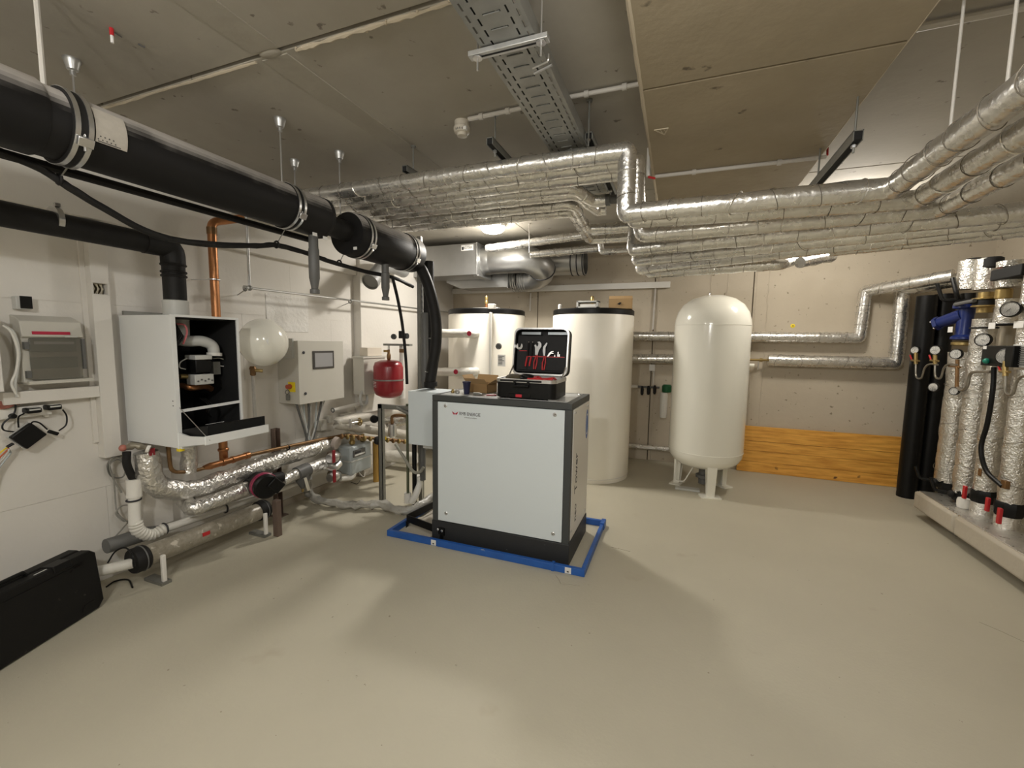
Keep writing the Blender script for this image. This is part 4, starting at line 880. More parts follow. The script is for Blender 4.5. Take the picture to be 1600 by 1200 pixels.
part('bottom_sill', G().box((LW+.002, y0_+.01, zb_-.012), (LW+.125, y1_+.03, zb_+.008)), BOXGREY, cu, .003)
a = lw(20, 462, .05); b = lw(50, 484, .05)
bb = thing('sensor_box', 'small square grey box with black front above fuse box', 'box', (LW, a.y, b.z))
part('box_case', G().box((LW+.002, a.y+.01, b.z), (LW+.05, b.y, a.z)), LGREY, bb, .003); part('black_front', G().box((LW+.05, a.y+.025, b.z+.005), (LW+.056, b.y+.002, a.z+.002)), BLKP, bb)
a = lw(-30, 490, .16); b = lw(12, 612, .16)
eb = thing('junction_cabinet', 'pale enclosure cut by left photo edge beside fuse box', 'cabinet', (LW, b.y, b.z))
part('cabinet_body', G().box((LW+.002, a.y-.2, b.z), (LW+.16, b.y-.01, a.z)), PANELW, eb, .004)
part('cabinet_knob', G().lathe([(.010, 0), (.010, .01)], (LW+.16, b.y-.03, a.z-.03), X, 12), INK, eb)
part('cabinet_label', G().box((LW+.16, b.y-.06, b.z+.06), (LW+.162, b.y-.03, b.z+.11)), PAPER, eb)
for k, (off, mm, lab) in enumerate(((0, WPLAST, 'white cable curving down between enclosure and fuse box'), (.012, LGREY, 'grey cable curving beside the white one left of fuse box'))):
    solo('loose_cable', G().tube(spline([lw(5, 508, .12), lw(18+4*k, 520, .12), lw(28+2*k, 550, .11), lw(25+2*k, 580, .10), lw(18+6*k, 600, .10), lw(28-2*k, 620, .08)], 8), .006, 8), mm, lab, 'cable')
g = G()
for k in range(6): g.tube(spline([lw(-5, 628+2.2*k, .04), lw(12, 627+2*k, .05+.004*k), lw(24, 622+2*k, .05), lw(31, 616+3*k, .05)], 5), .0045, 6)
s_ = solo('wire_bundle', g, mat('wire_rust', (.28, .10, .07), .6), 'tangle of reddish and black wires below enclosure at left edge', 'wires'); s_['kind'] = 'stuff'
# white trunking: vertical with open hatch, horizontal branch
vy0, vy1 = lw(136, 382, .07).y, lw(166, 382, .07).y
vt = thing('cable_trunking', 'white vertical trunking on left wall with open hatch showing wires', 'trunking', (LW, (vy0+vy1)/2, .8))
hz0, hz1 = at(150, 459, X=LW+.07).z, at(150, 442, X=LW+.07).z
part('trunk_cover', G().box((LW+.001, vy0+.005, .82), (LW+.07, vy1, hz0)), WHITE, vt, .002)
part('trunk_cover', G().box((LW+.001, vy0+.005, hz1), (LW+.07, vy1, 2.30)), WHITE, vt, .002)
part('hatch_inside', G().box((LW+.001, vy0+.012, hz0), (LW+.02, vy1-.008, hz1)), mat('hatch_brown', (.10, .08, .05), .8), vt)
part('hatch_side', G().box((LW+.001, vy0+.004, hz0), (LW+.07, vy0+.014, hz1)).box((LW+.001, vy1-.01, hz0), (LW+.07, vy1, hz1)), WHITE, vt)
g = G()
for k in range(5): g.tube([(LW+.035, vy0+.02+.012*k, hz0-.005), (LW+.045, vy0+.028+.01*k+.015*(k % 2), (hz0+hz1)/2), (LW+.035, vy0+.022+.012*k, hz1+.005)], .004, 6)
part('hatch_wires', g, mat('wire_cream', (.5, .45, .34), .5), vt)
htz0, htz1 = at(100, 625, X=LW+.07).z, at(100, 607, X=LW+.07).z
part('branch_trunk', G().box((LW+.001, 1.16, htz0), (LW+.07, vy0+.004, htz1)), WHITE, vt, .002)
part('trunk_foot', G().box((LW+.001, vy0-.02, .92), (LW+.02, vy0+.005, 2.2)), WHITE, vt, .002)
# power strip, adapters, router
ps = thing('power_strip', 'white multi socket strip with grey outlets under the trunking', 'socket', lw(50, 640, .02))
part('strip_body', G().box((LW+.002, lw(5, 650).y-.05, lw(60, 648).z), (LW+.045, lw(75, 640).y, lw(60, 632).z)), WPLAST, ps, .004)
part('strip_switch', G().box((LW+.002, lw(66, 650).y, lw(70, 651).z), (LW+.03, lw(73, 650).y, lw(70, 640).z)), WPLAST, ps, .003)
for (px, py, lab) in ((50, 641, 'left black power adapter with grey stripe in socket strip'), (82, 636, 'right black power adapter with grey stripe in socket strip')):
    c = lw(px, py, .07); t = thing('power_adapter', lab, 'adapter', c, 'power adapters in the strip')
    part('adapter_case', G().cbox(c, (.065, .062, .03)), BLKP, t, .008); part('light_stripe', G().cbox(c+Vector((.012, 0, .0165)), (.03, .04, .002)), LGREY, t); part('front_stripe', G().cbox(c+Vector((.034, 0, .006)), (.002, .045, .008)), LGREY, t)
rc = lw(44, 681, .08)
ro = thing('router', 'square black network box hanging tilted on left wall', 'router', rc)
RM = Matrix.Rotation(radians(38), 3, 'X')
part('router_case', G().cbox(rc, (.03, .11, .10), RM), BLKP, ro, .006); part('router_back', G().cbox(rc-X*.02, (.012, .115, .105), RM), LGREY, ro)
part('router_plug', G().tube([rc+Vector((0, -.06, -.03)), rc+Vector((0, -.085, -.045))], .008, 8), BLKP, ro)
for k, (mm, lab) in enumerate(((YEL, 'yellow network cable leaving black router'), (mat('cable_orange', (.55, .14, .06), .5), 'orange network cable leaving black router'), (LGREY, 'grey network cable leaving black router'), (GREYM, 'second grey network cable, lowest at the router'))):
    dy = -.006*k
    solo('network_cable', G().tube(spline([rc+Vector((0, -.08, -.045-.008*k)), lw(10+2*k, 700+3*k, .05), lw(-4, 712+8*k, .05), lw(-14, 735+12*k, .05)], 6), .004, 6), mm, lab, 'cable', 'network cables at the router')
def cable(pts, lab, r=.004, m=BLKP, d=.06):
    return solo('power_cable', G().tube(spline([lw(p[0], p[1], p[2] if len(p) > 2 else d) for p in pts], 8), r, 6), m, lab, 'cable')
cable([(98, 640), (104, 650), (103, 664), (92, 673)], 'black cable from right adapter looping to the inline switch')
cable([(74, 671), (62, 661), (52, 659), (47, 664)], 'black cable from inline switch back to router')
cable([(38, 646), (29, 652), (29, 668)], 'black cable from left adapter down to router')
cable([(24, 614), (24, 640), (18, 650), (5, 662), (6, 672), (24, 675)], 'long black cable drooping left of router')
c = lw(83, 676, .06)
solo('inline_switch', G().cbox(c, (.018, .05, .02), Matrix.Rotation(radians(-32), 3, 'X')), BLKP, 'small black inline cord switch on the wall right of router', 'switch', bevel=.005)
solo('cable_plug', G().lathe([(.014, 0), (.016, .01), (.012, .03)], lw(18, 650, .045), X, 12), BLKP, 'round black plug in socket strip at left', 'plug')
# ------------------------------------------------------------------ white sphere vessel
s0 = at(412, 535, X=-3.10); sr = .185
wv = thing('expansion_vessel', 'round white expansion vessel on the left wall right of boiler', 'vessel', s0)
part('vessel_shell', G().lathe([(.001, -.16), (.08, -.155), (.14, -.12), (.175, -.05), (sr, -.005), (sr+.004, 0), (sr+.004, .008), (sr, .012), (.172, .055), (.13, .11), (.07, .145), (.001, .155)], s0, (1, -.28, 0), 40), TANKW, wv, ang=60)
part('vessel_label', G().cbox(s0+Vector((.135, -.06, .01)), (.004, .045, .045), Matrix.Rotation(.5, 3, 'X')), PAPER, wv)
part('vessel_bracket', G().box((LW, s0.y-.04, s0.z-.05), (-3.22, s0.y+.04, s0.z+.05)), GALVD, wv)
vb = at(395, 578, X=-3.24)
vt_ = thing('vessel_pipe', 'thin steel pipe with brass valve dropping below white sphere vessel', 'pipe', vb)
part('steel_pipe', G().tube([vb-Z*.04, vb-Z*.40], .014, 10), GALV, vt_); part('valve', G().lathe([(.012, -.05), (.022, -.04), (.022, .0), (.028, .01), (.02, .03)], vb, Z, 10), BROWN, vt_); part('valve_cap', G().cyl(vb-Y*.0, vb+Vector((.05, .05, -.01)), .014), BRASS, vt_)
# ------------------------------------------------------------------ control cabinet on the wall
qx = -3.19; q0 = at(465, 535, X=qx); q1 = at(538, 618, X=qx)
cc = thing('control_cabinet', 'large pale control cabinet with dark framed screen on left wall', 'cabinet', (LW, (q0.y+q1.y)/2, 1.0))
ky0, ky1, kz0, kz1 = q0.y, q1.y, 1.0, at(500, 533, X=qx).z
part('cabinet_body', G().box((LW+.002, ky0+.004, kz0), (qx-.022, ky1-.004, kz1)), BOXGREY, cc, .003)
cd_ = part('cabinet_door', G().box((qx-.02, ky0, kz0-.002), (qx, ky1, kz1+.002)), BOXGREY, cc, .003)
w0, w1 = at(490, 551, X=qx), at(520, 573, X=qx)
part('screen_frame', G().box((qx, w0.y-.015, w1.z-.012), (qx+.008, w1.y+.012, w0.z+.015)), mat('screen_bezel', (.05, .045, .04), .5), cd_, .002); part('screen', G().box((qx+.008, w0.y+.006, w1.z+.006), (qx+.009, w1.y-.008, w0.z-.004)), SCREEN, cd_)
for (px, py) in ((474, 551), (477, 615)): p = at(px, py, X=qx); part('lock_knob', G().lathe([(.013, 0), (.013, .006)], (qx, p.y, p.z), X, 14), INK, cd_)
vp = at(450, 548, Y=ky0)
ve = part('vent_grille', G().box((-3.40, ky0-.012, 1.42), (-3.24, ky0+.004, 1.60)), LGREY, cc)
g = G()
for k in range(8): g.box((-3.39, ky0-.017, 1.435+k*.02), (-3.25, ky0-.008, 1.445+k*.02))
part('grille_slats', g, BOXGREY, ve)
es = at(452, 604, Y=ky0-.02)
part('yellow_plate', G().box((es.x-.03, ky0-.006, es.z-.05), (es.x+.05, ky0+.001, es.z+.04)), YEL, cc)
part('main_switch', G().lathe([(.02, 0), (.024, .01), (.02, .04)], (es.x, ky0-.006, es.z), (0, -1, 0), 14), mat('switch_red', (.40, .08, .04), .4), cc)
part('switch_padlock', G().torus((es.x-.01, ky0-.035, es.z-.05), X, .02, .005, 16, 6).cbox((es.x-.01, ky0-.03, es.z-.10), (.02, .03, .05)), GALVD, cc)
rng = random.Random(3)
low = at(484, 688, X=-3.3)
for k, px in enumerate((463, 469, 474, 482, 487, 495, 503, 508)):
    a = at(px, 634-(px-463)*.16, X=-3.27); b = at(482+rng.uniform(-4, 8), 690, X=-3.29)
    mid = a.lerp(b, .5)+Vector((0, rng.uniform(-.02, .03), 0))
    solo('cabinet_cable', G().tube(spline([a+Z*.02, mid, b], 6), .007 if k % 3 else .011, 8), [GREYP, LGREY, GREYM][k % 3], ['first', 'second', 'third', 'fourth', 'fifth', 'sixth', 'seventh', 'eighth'][k]+' cable from the left hanging under control cabinet', 'cable', 'cables under the control cabinet')
# second slim cabinet further right with small box on top, conduits and junction boxes
g0 = at(566, 560, X=-3.22); g1 = at(600, 612, X=-3.22)
sc = thing('slim_cabinet', 'slim pale wall cabinet behind red vessel with a carton on top', 'cabinet', (LP, g0.y, g1.z))
part('cabinet_body', G().box((LP+.001, g0.y, g1.z), (-3.20, g1.y, g0.z)), BOXGREY, sc, .003); part('cabinet_top', G().box((LP+.001, g0.y-.02, g0.z), (-3.19, g1.y+.02, g0.z+.02)), BOXGREY, sc); part('cabinet_lock', G().lathe([(.01, 0), (.01, .005)], (-3.2, (g0.y+g1.y)/2, g1.z+.07), X, 10), INK, sc)
k0 = at(568, 555, X=-3.26); k1 = at(592, 543, X=-3.26)
solo('small_carton', G().box((-3.33, k0.y+.02, g0.z+.022), (-3.22, k1.y, k1.z)), mat('pale_carton', (.62, .56, .47), .7), 'small pale carton standing on slim wall cabinet', 'box', bevel=.003)
cnd = thing('wall_conduit', 'white horizontal conduit low on wall right of control cabinet', 'pipe', at(530, 638, X=-3.3))
part('conduit_tube', G().tube([at(520, 641, X=-3.3), at(572, 628, X=-3.3)], .018, 10), WPLAST, cnd); part('open_end', G().torus(at(520, 641, X=-3.3), Y, .02, .006, 16, 6), GREYP, cnd)
for k, (px, py, sx, sz, lab) in enumerate(((514, 655, .05, .07, 'small pale junction box left below control cabinet'), (502, 664, .09, .11, 'square pale junction box behind cables under cabinet'), (540, 648, .12, .03, 'flat pale wall box right below control cabinet'))):
    c = at(px, py, X=LW+.04); solo('junction_box', G().cbox(c, (.07, sx, sz)), BOXGREY, lab, 'box', bevel=.004)
solo('coiled_hose', G().torus(at(568, 622, X=-3.25), (1, .3, 0), .09, .012, 24, 8).torus(at(569, 623, X=-3.23), (1, .2, .1), .075, .012, 24, 8), LGREY, 'coil of grey cable hanging below slim cabinet', 'cable')
# steel rod hanger system
rodm = GALV
rh = thing('steel_pipe', 'thin horizontal steel pipe on hangers across left wall below duct', 'pipe', at(470, 460, X=-3.28))
ra, rb_ = at(390, 450, X=-3.28), Vector((-3.28, 5.9, 2.03))
part('pipe_run', G().tube([ra, rb_], .010, 10), rodm, rh)
part('pipe_drop', G().tube([ra+Z*.01, Vector((ra.x, ra.y, 2.9))], .010, 10), rodm, rh)
part('elbow', G().ball(ra, .022, 12), GALVD, rh); part('pipe_stub', G().tube([ra, ra+Vector((.0, -.05, 0))], .016, 10), rodm, rh)
for (px, py) in ((383, 451), (547, 471)):
    c = at(px, py, X=-3.28); cl = part('pipe_clamp', G().torus(c, Y, .018, .006, 16, 6), GALVD, rh); part('clamp_stem', G().cyl(c-Z*.01, Vector((LW, c.y+.06, c.z-.04)), .004, n=6), GALVD, cl)
# ------------------------------------------------------------------ black case on the floor
b0, b1 = at(165, 945, Z=0), at(0, 1050, Z=0)
dv = Vector((b1.x-b0.x, b1.y-b0.y, 0)).normalized(); nv = Vector((-dv.y, dv.x, 0)); nv = nv if nv.x < 0 else -nv
fc = thing('hard_case', 'large dusty black hard case standing upright on floor against left wall', 'case', b0+dv*.4+nv*.07)
ht = at(150, 872, X=(b0+nv*.05).x).z
ht = .355
up = (Z*.995+nv*.10).normalized()
def cs(u, v, w_): return b0+dv*u+nv*w_+up*v
def cslab(u0, u1, v0, v1, w0, w1, ch):
    prof = [(u0+ch, v0), (u1-ch, v0), (u1, v0+ch), (u1, v1-ch), (u1-ch, v1), (u0+ch*.8, v1), (u0, v1-ch*.7), (u0, v0+ch)]
    return G().prism([cs(u, v, w0) for u, v in prof], nv*(w1-w0))
part('front_shell', cslab(0, .95, .006, ht, 0, .062, .035), CASE, fc, .008)
part('back_shell', cslab(0.005, .945, .006, ht+.002, .068, .13, .035), CASE, fc, .008)
part('shell_gap', cslab(.02, .93, .02, ht-.008, .055, .075, .03), DARK, fc)
for u in (.14, .56): l = part('latch', G().prism([cs(u, ht-.03, -.006), cs(u+.09, ht-.03, -.006), cs(u+.09, ht+.006, -.004), cs(u, ht+.006, -.004)], nv*.07), BLKP, fc, .004); part('latch_edge', G().prism([cs(u+.1, ht+.001, .02), cs(u+.16, ht+.001, .02), cs(u+.16, ht+.003, .02), cs(u+.1, ht+.003, .02)], nv*.006), LGREY, l)
part('case_handle', G().tube([cs(.30, ht, .065), cs(.31, ht+.02, .065), cs(.44, ht+.02, .065), cs(.45, ht, .065)], .011, 8), BLKP, fc)
part('ridge', G().prism([cs(.08, ht-.055, -.004), cs(.87, ht-.055, -.004), cs(.87, ht-.045, -.004), cs(.08, ht-.045, -.004)], nv*.01), CASE, fc)
for (u, v) in ((.04, .04), (.80, .04), (.06, ht-.07), (.78, ht-.07)): part('corner_pad', G().prism([cs(u, v, -.004), cs(u+.09, v, -.004), cs(u+.07, v+.03, -.004), cs(u+.02, v+.03, -.004)], nv*.01), CASE, fc)
# ------------------------------------------------------------------ black exhaust duct with silencers
dxx, dz = -2.31, 2.415
ex = thing('exhaust_duct', 'fat dusty black insulated exhaust duct hanging across upper left', 'duct', (dxx, 1.2, dz))
part('duct_run', G().tube(dense([Vector((dxx, -1.6, dz)), Vector((dxx, 2.33, dz))], .15), .130, 40), DUSTLIT, ex)
part('duct_sleeve', G().lathe([(.131, -.9), (.139, -.89), (.139, .93), (.134, .94)], (dxx, 0, dz), Y, 40), DUSTLIT, ex)
part('duct_end', G().lathe([(.131, 2.32), (.134, 2.325), (.134, 2.345), (.06, 2.35)], (dxx, 0, dz), Y, 40), BLACK, ex)
dz2 = 2.375
s2 = thing('exhaust_silencer', 'shorter black exhaust silencer barrel in front of steel post', 'silencer', (dxx, 3.0, dz2))
part('barrel', G().lathe([(.05, 2.585), (.150, 2.59), (.156, 2.60), (.156, 3.42), (.150, 3.43), (.05, 3.435)], (dxx, 0, dz2), Y, 48), DUSTLIT, s2)
part('connector', G().tube([(dxx, 2.34, dz2+.02), (dxx, 2.59, dz2+.01)], .072, 24), BLACK, s2)
for (px, py) in ((492, 366), (508, 372), (525, 379)):
    c = at(px, py, X=dxx+.08); part('white_sticker', G().cbox((c.x, 2.584 if px == 525 else c.y, c.z), (.03, .004, .02) if px == 525 else (.004, .035, .02)), PAPER, s2)
def clamp(par, y, zc, r, name='duct_clamp'):
    t = part(name, G().lathe([(r+.002, -.030), (r+.006, -.030), (r+.006, .030), (r+.002, .030)], (dxx, y, zc), Y, 44), BLACK, par)
    for s in (-1, 1): part('clamp_ring', G().lathe([(r+.003, -.008), (r+.009, -.008), (r+.009, .008), (r+.003, .008)], (dxx, y+s*.020, zc), Y, 44), ZINC, t)
    a = radians(-28); c = Vector((dxx+cos(a)*(r+.012), y, zc+sin(a)*(r+.012))); part('clamp_lock', G().cbox(c, (.03, .05, .035), Matrix.Rotation(-a, 3, 'Y')), ZINC, t, .003)
    part('clamp_bolt', G().cyl(c-Z*.035, c+Z*.04, .005, n=8), ZINC, t)
    return t
clamp(ex, 1.03, dz, .137); clamp(ex, 2.07, dz, .130); clamp(s2, 2.70, dz2, .156); clamp(s2, 3.29, dz2, .156)
# label on the duct
g = G(); n = 10; a0, a1 = radians(-22), radians(34); yl0, yl1 = 1.065, 1.17
ring = [(dxx+cos(a0+(a1-a0)*k/n)*.1395, dz+sin(a0+(a1-a0)*k/n)*.1395) for k in range(n+1)]
g.add([(x, yl0, z) for x, z in ring]+[(x, yl1, z) for x, z in ring], [(k, k+1, n+2+k, n+1+k) for k in range(n)])
lb = part('duct_label', g, mat('worn_label', (.52, .48, .42), .7, var=.5, vscale=14, col2=(.36, .33, .28)), ex)
g = G()
for k in range(9):
    a = radians(-17 + (k % 2)*5); y = yl0+.008+.007*k; g.cbox((dxx+cos(a)*.140, y, dz+sin(a)*.140), (.0012, .004, .004), Matrix.Rotation(-a, 3, 'Y'))
a = radians(-20); g.cbox((dxx+cos(a)*.140, yl0+.045, dz+sin(a)*.140), (.0012, .075, .003), Matrix.Rotation(-a, 3, 'Y'))
part('label_print', g, INK, lb)
# hangers of the duct
rod('long pale rod from ceiling to near end of black exhaust duct', (dxx-.01, .985, CZ), (dxx-.01, .985, dz+.135), .009, CONDUIT)
rod('rod with cup left behind near end of black duct', at(112, 92, Z=CZ), at(117, 155, X=at(112, 92, Z=CZ).x), .005, ZINC, True)
rod('rod with cup above far end of first black duct section', at(437, 185, Z=CZ), at(441, 292, X=at(437, 185, Z=CZ).x), .005, ZINC, True)
rod('rod with cup behind duct, left of two close together', at(460, 250, Z=CZ), at(461, 310, X=at(460, 250, Z=CZ).x), .005, ZINC, True)
rod('rod with cup above front end of black silencer', at(530, 237, Z=CZ), at(532, 335, X=at(530, 237, Z=CZ).x), .005, ZINC, True)
rod('short plain rod above rear clamp of the silencer', at(613, 338, X=dxx)+Z*.35, at(613, 365, X=dxx), .004, GALVD)
# hanging grey drain legs
for (y, x, zb__, lab) in ((2.275, dxx+.0, 1.905, 'longer dark grey drain leg hanging below black duct joint'), (3.02, dxx+.01, 1.93, 'shorter dark grey drain leg hanging below the silencer')):
    t = thing('drain_trap', lab, 'pipe', (x, y, zb__), 'drain legs under exhaust duct')
    part('leg_tube', G().lathe([(.030, .09), (.034, .10), (.034, .29 if y < 3 else .22), (.03, .30 if y < 3 else .225), (.03, .40 if y < 3 else .30)], (x, y, zb__), Z, 18), GREYP, t)
    part('leg_taper', G().lathe([(.02, .02), (.024, .05), (.032, .092)], (x, y, zb__), Z, 18), GREYP, t); part('end_cap', G().lathe([(.031, 0), (.031, .025), (.024, .03)], (x, y, zb__), Z, 18), GREYP, t)
# thin pipe and cable slung below the duct
solo('slung_pipe', G().tube([(-2.50, -.5, 2.30), (-2.50, 2.45, 2.305)], .02, 10), BLACK, 'thin black pipe running just below and behind the exhaust duct', 'pipe')
kx = -2.42
kc = thing('insulated_cable', 'long black insulated hose slung in loops under exhaust duct', 'hose', at(240, 365, X=kx))
pts = [at(-60, 215, X=kx), at(0, 237, X=kx), at(60, 262, X=kx), at(92, 282, X=kx), at(150, 318, X=kx), at(240, 366, X=kx), at(320, 381, X=kx), at(400, 384, X=kx), at(432, 383, X=kx), at(480, 396, X=kx), at(520, 410, X=kx), at(570, 424, X=kx), at(615, 434, X=kx), at(645, 448, X=kx)]
part('hose', G().tube(spline(pts, 6), .016, 10, jit=.003), BLACK, kc)
for (px, py) in ((92, 280), (432, 382), (530, 411)):
    c = at(px, py, X=kx); part('hose_tie', G().torus(c, Y, .02, .006, 14, 6), BLACK, kc); part('tie_wire', G().cyl(c, Vector((dxx-.03, c.y, dz-.13)), .003, n=6), GALVD, kc)
solo('insulated_cable', G().tube(spline([at(614, 436, X=kx), at(622, 470, X=kx), at(629, 510, X=kx), at(634, 560, X=kx), at(636, 600, X=kx)], 6), .014, 10), BLACK, 'thin black hose dropping to the left of the steel post', 'hose')
# ------------------------------------------------------------------ steel post, flue column and bent hose at the unit
stx, sty = -2.315, 3.56
st = thing('steel_post', 'tall slotted grey strut post standing behind left end of power unit', 'post', (stx, sty, 0))
gz = 2.57
part('channel', G().box((stx-.02, sty-.02, 0), (stx+.02, sty-.016, gz)).box((stx-.02, sty-.02, 0), (stx-.016, sty+.02, gz)).box((stx+.016, sty-.02, 0), (stx+.02, sty+.02, gz)), GALVD, st)
g = G()
k = 0
while .2+k*.05 < gz-.05: g.box((stx+.0205, sty-.006, .2+k*.05), (stx+.0212, sty+.006, .225+k*.05)); k += 1
s_ = part('strut_slots', g, DARK, st); s_['kind'] = 'stuff'
part('bright_edge', G().box((stx+.02, sty-.02, 0), (stx+.026, sty-.012, gz)), ZINC, st)
for z in (1.62, 2.13): part('cross_clip', G().tube([(stx+.02, sty-.022, z), (stx+.15, sty-.022, z)], .006, 8), ZINC, st)
x1_ = stx+.082
fcx = thing('flue_column', 'black vertical flue column with grey sleeve beside steel post', 'pipe', (x1_, sty, .2))
part('column', G().cyl((x1_, sty+.02, 1.0), (x1_, sty+.02, 2.34), .05, n=20), BLACK, fcx)
part('grey_sleeve', G().lathe([(.036, 0), (.036, .80), (.03, .81)], (x1_-.012, sty-.03, 1.05), Z, 18), GREYP, fcx)
hx0 = at(655, 412, Y=sty+.02)
hs = thing('flex_hose', 'thick black bent exhaust hose curving down into the power unit', 'hose', at(674, 600, Y=3.42))
hp = [at(640, 402, Y=3.46), at(657, 418, Y=3.47), at(672, 455, Y=3.46), at(681, 500, Y=3.45), at(681, 540, Y=3.44), at(676, 570, Y=3.43), at(671, 606, Y=3.42)]
part('hose_body', G().tube(spline(hp, 6), .050, 22, jit=.002), BLACK, hs)
c = at(673, 581, Y=3.43); part('hose_band', G().torus(c, Z, .051, .003, 24, 5), GALVD, hs); part('hose_flange', G().lathe([(.062, -.02), (.062, .02)], at(673, 600, Y=3.42), Z, 24), BLACK, hs)
c = at(655, 410, Y=3.465); part('hose_band', G().torus(c, at(662, 428, Y=3.465)-c, .052, .004, 24, 5), ZINC, hs)
# lower part behind the control box
for (px, r, mm, lab, zt2) in ((637, .013, mat('olive_hose', (.10, .11, .06), .5), 'olive hose dropping to floor below the control box', .62), (645, .022, BLKP, 'black pipe dropping to the floor below control box', .64), (655, .028, GREYP, 'dark grey pipe dropping below control box right of hoses', .62)):
    a = at(px, 720, Y=3.40); z0 = .12 if px == 637 else .005 if px == 645 else .26
    solo('drop_pipe', G().cyl((a.x, 3.40+.03*(px-637)/9, z0), (a.x, 3.40+.03*(px-637)/9, 1.0), r, n=12), mm, lab, 'pipe', 'pipes dropping below the control box')
a = at(657, 750, Y=3.44)
solo('drain_pipe', G().tube(spline([(at(655, 720, Y=3.46).x, 3.46, .30), at(655, 755, Y=3.46), at(650, 772, Y=3.40), at(643, 785, Y=3.38)], 6), .032, 14), WPLAST, 'white plastic drain bend at floor behind left of power unit', 'pipe')
solo('drain_pipe', G().cyl(at(637, 785, Y=3.40), at(637, 770, Y=3.40), .034, n=16), WPLAST, 'short white pipe socket on the floor under olive hose', 'pipe')
solo('flex_hose', G().tube(spline([at(618, 694, Y=3.36), at(632, 716, Y=3.34), at(645, 736, Y=3.34), at(655, 738, Y=3.35), at(662, 730, Y=3.36)], 8), .014, 10), mat('hose_grey', (.30, .29, .24), .5), 'grey flexible hose looping below the control box', 'hose')
# square steel frame with cross bar left of the control box
fx_ = at(598, 785, Z=0)
fr_ = thing('pipe_stand', 'grey angle steel frame post with top bar left of control box', 'frame', fx_)
ftz = at(592, 632, X=fx_.x).z
part('post', G().box((fx_.x-.025, fx_.y-.022, 0), (fx_.x-.018, fx_.y+.022, ftz)).box((fx_.x-.025, fx_.y-.022, 0), (fx_.x+.022, fx_.y-.016, ftz)).box((fx_.x+.016, fx_.y-.022, 0), (fx_.x+.022, fx_.y+.022, ftz)), GALVD, fr_)
part('top_bar', G().box((fx_.x-.025, fx_.y-.022, ftz-.04), (-2.15, fx_.y+.022, ftz)), GALVD, fr_)
part('brace', G().tube([(fx_.x+.20, fx_.y-.03, ftz-.02), (-2.20, fx_.y-.05, ftz-.09)], .016, 8), GALVD, fr_)
# insulated pipes behind that frame
foil_pipe('pale insulated pipe bend at wall above manifold, left of frame', [at(640, 680, Y=4.2), at(520, 662, X=-3.15), at(545, 656, X=-3.1), at(640, 640, Y=4.3)], .05, m=mat('grey_wrap', (.52, .49, .43), .55, .2, bump=.5, bscale=40), er=.1, jit=.006, tie=False)
foil_pipe('white wrapped pipe low behind the steel frame', [at(600, 712, Y=4.4), at(650, 716, Y=4.4)], .075, m=FILMW, jit=.012, tie=False)
foil_pipe('foil wrapped stub behind steel frame near control box', [at(606, 660, Y=3.8), at(640, 655, Y=3.8)], .055, jit=.01, tie=False)
pvx = at(562, 659, X=-3.02)
pv = thing('pump_valve', 'brass valve with handwheel on pale insulated pipe bend', 'valve', pvx)
part('valve_wheel', G().torus(pvx, (.3, 1, 0), .035, .008, 18, 6).cyl(pvx-Y*.02, pvx+Y*.02, .02), BRASS, pv); part('valve_spindle', G().cyl(pvx-Vector((.02, .10, 0)), pvx, .012), ZINC, pv); part('valve_lever', G().cbox(pvx+Vector((-.02, -.11, 0)), (.02, .012, .09)), ZINC, pv)
gauge(at(585, 655, X=-2.95), (.75, -.66, .05), .042, 'thermometer dial on insulated pipe left of steel frame')
solo('strainer', G().lathe([(.01, .10), (.012, .06), (.04, .05), (.045, 0), (.045, -.07), (.03, -.09)], at(613, 670, Y=3.7), Z, 16), ZINC, 'shiny metal air separator pot behind steel frame', 'separator')
solo('brass_elbow', G().tube(spline([at(613, 662, Y=3.68), at(613, 651, Y=3.68), at(625, 649, Y=3.68), at(640, 652, Y=3.66)], 6), .016, 10), BROWN, 'bronze elbow pipe on top of the metal air pot', 'pipe')
# ------------------------------------------------------------------ red expansion vessel and its bracket
ry = 3.95; rc_ = at(608, 591, Y=ry); rr = abs(at(629, 590, Y=ry).x-at(587, 590, Y=ry).x)/2*.93
zt3, zb3 = at(608, 562, Y=ry).z, at(608, 622, Y=ry).z
rv = thing('red_vessel', 'red pressure vessel with white print behind steel frame', 'vessel', (rc_.x, ry, zb3)); hh = zt3-zb3
part('vessel_shell', G().lathe([(.001, 0), (rr*.5, .01), (rr*.88, .045), (rr, .10), (rr, hh-.08), (rr*.9, hh-.03), (rr*.5, hh-.005), (.001, hh)], (rc_.x, ry, zb3), n=48), RED, rv, ang=60)
part('vessel_band', G().lathe([(rr+.001, -.007), (rr+.006, -.007), (rr+.006, .007), (rr+.001, .007)], (rc_.x, ry, zb3+hh*.49), n=48), GALVD, rv)
g = G()
for k in range(4):
    a0 = radians(-140); 
    for j in range(6):
        a = a0+j*.10; a2 = a+.095 if k in (0, 3) else a+.07
        z = zb3+hh*.43-k*.017
        g.quad(*[(rc_.x+(rr+.0008)*cos(q), ry+(rr+.0008)*sin(q), zz_) for q, zz_ in ((a, z), (a2, z), (a2, z+.006), (a, z+.006))])
part('vessel_print', g, PAPER, rv)
vz = at(608, 550, Y=ry).z
part('vessel_valve', G().lathe([(.015, 0), (.022, .02), (.022, .06), (.016, .07), (.012, .12)], (rc_.x, ry, zt3-.005), n=12), BROWN, rv)
part('valve_lever', G().cbox((rc_.x-.03, ry-.01, vz+.01), (.05, .02, .025)), BRASS, rv)
bz_ = at(612, 537, Y=ry).z
br = thing('pipe_bracket', 'flat grey bracket with gauge fittings above the red vessel', 'bracket', (rc_.x+.05, ry, bz_))
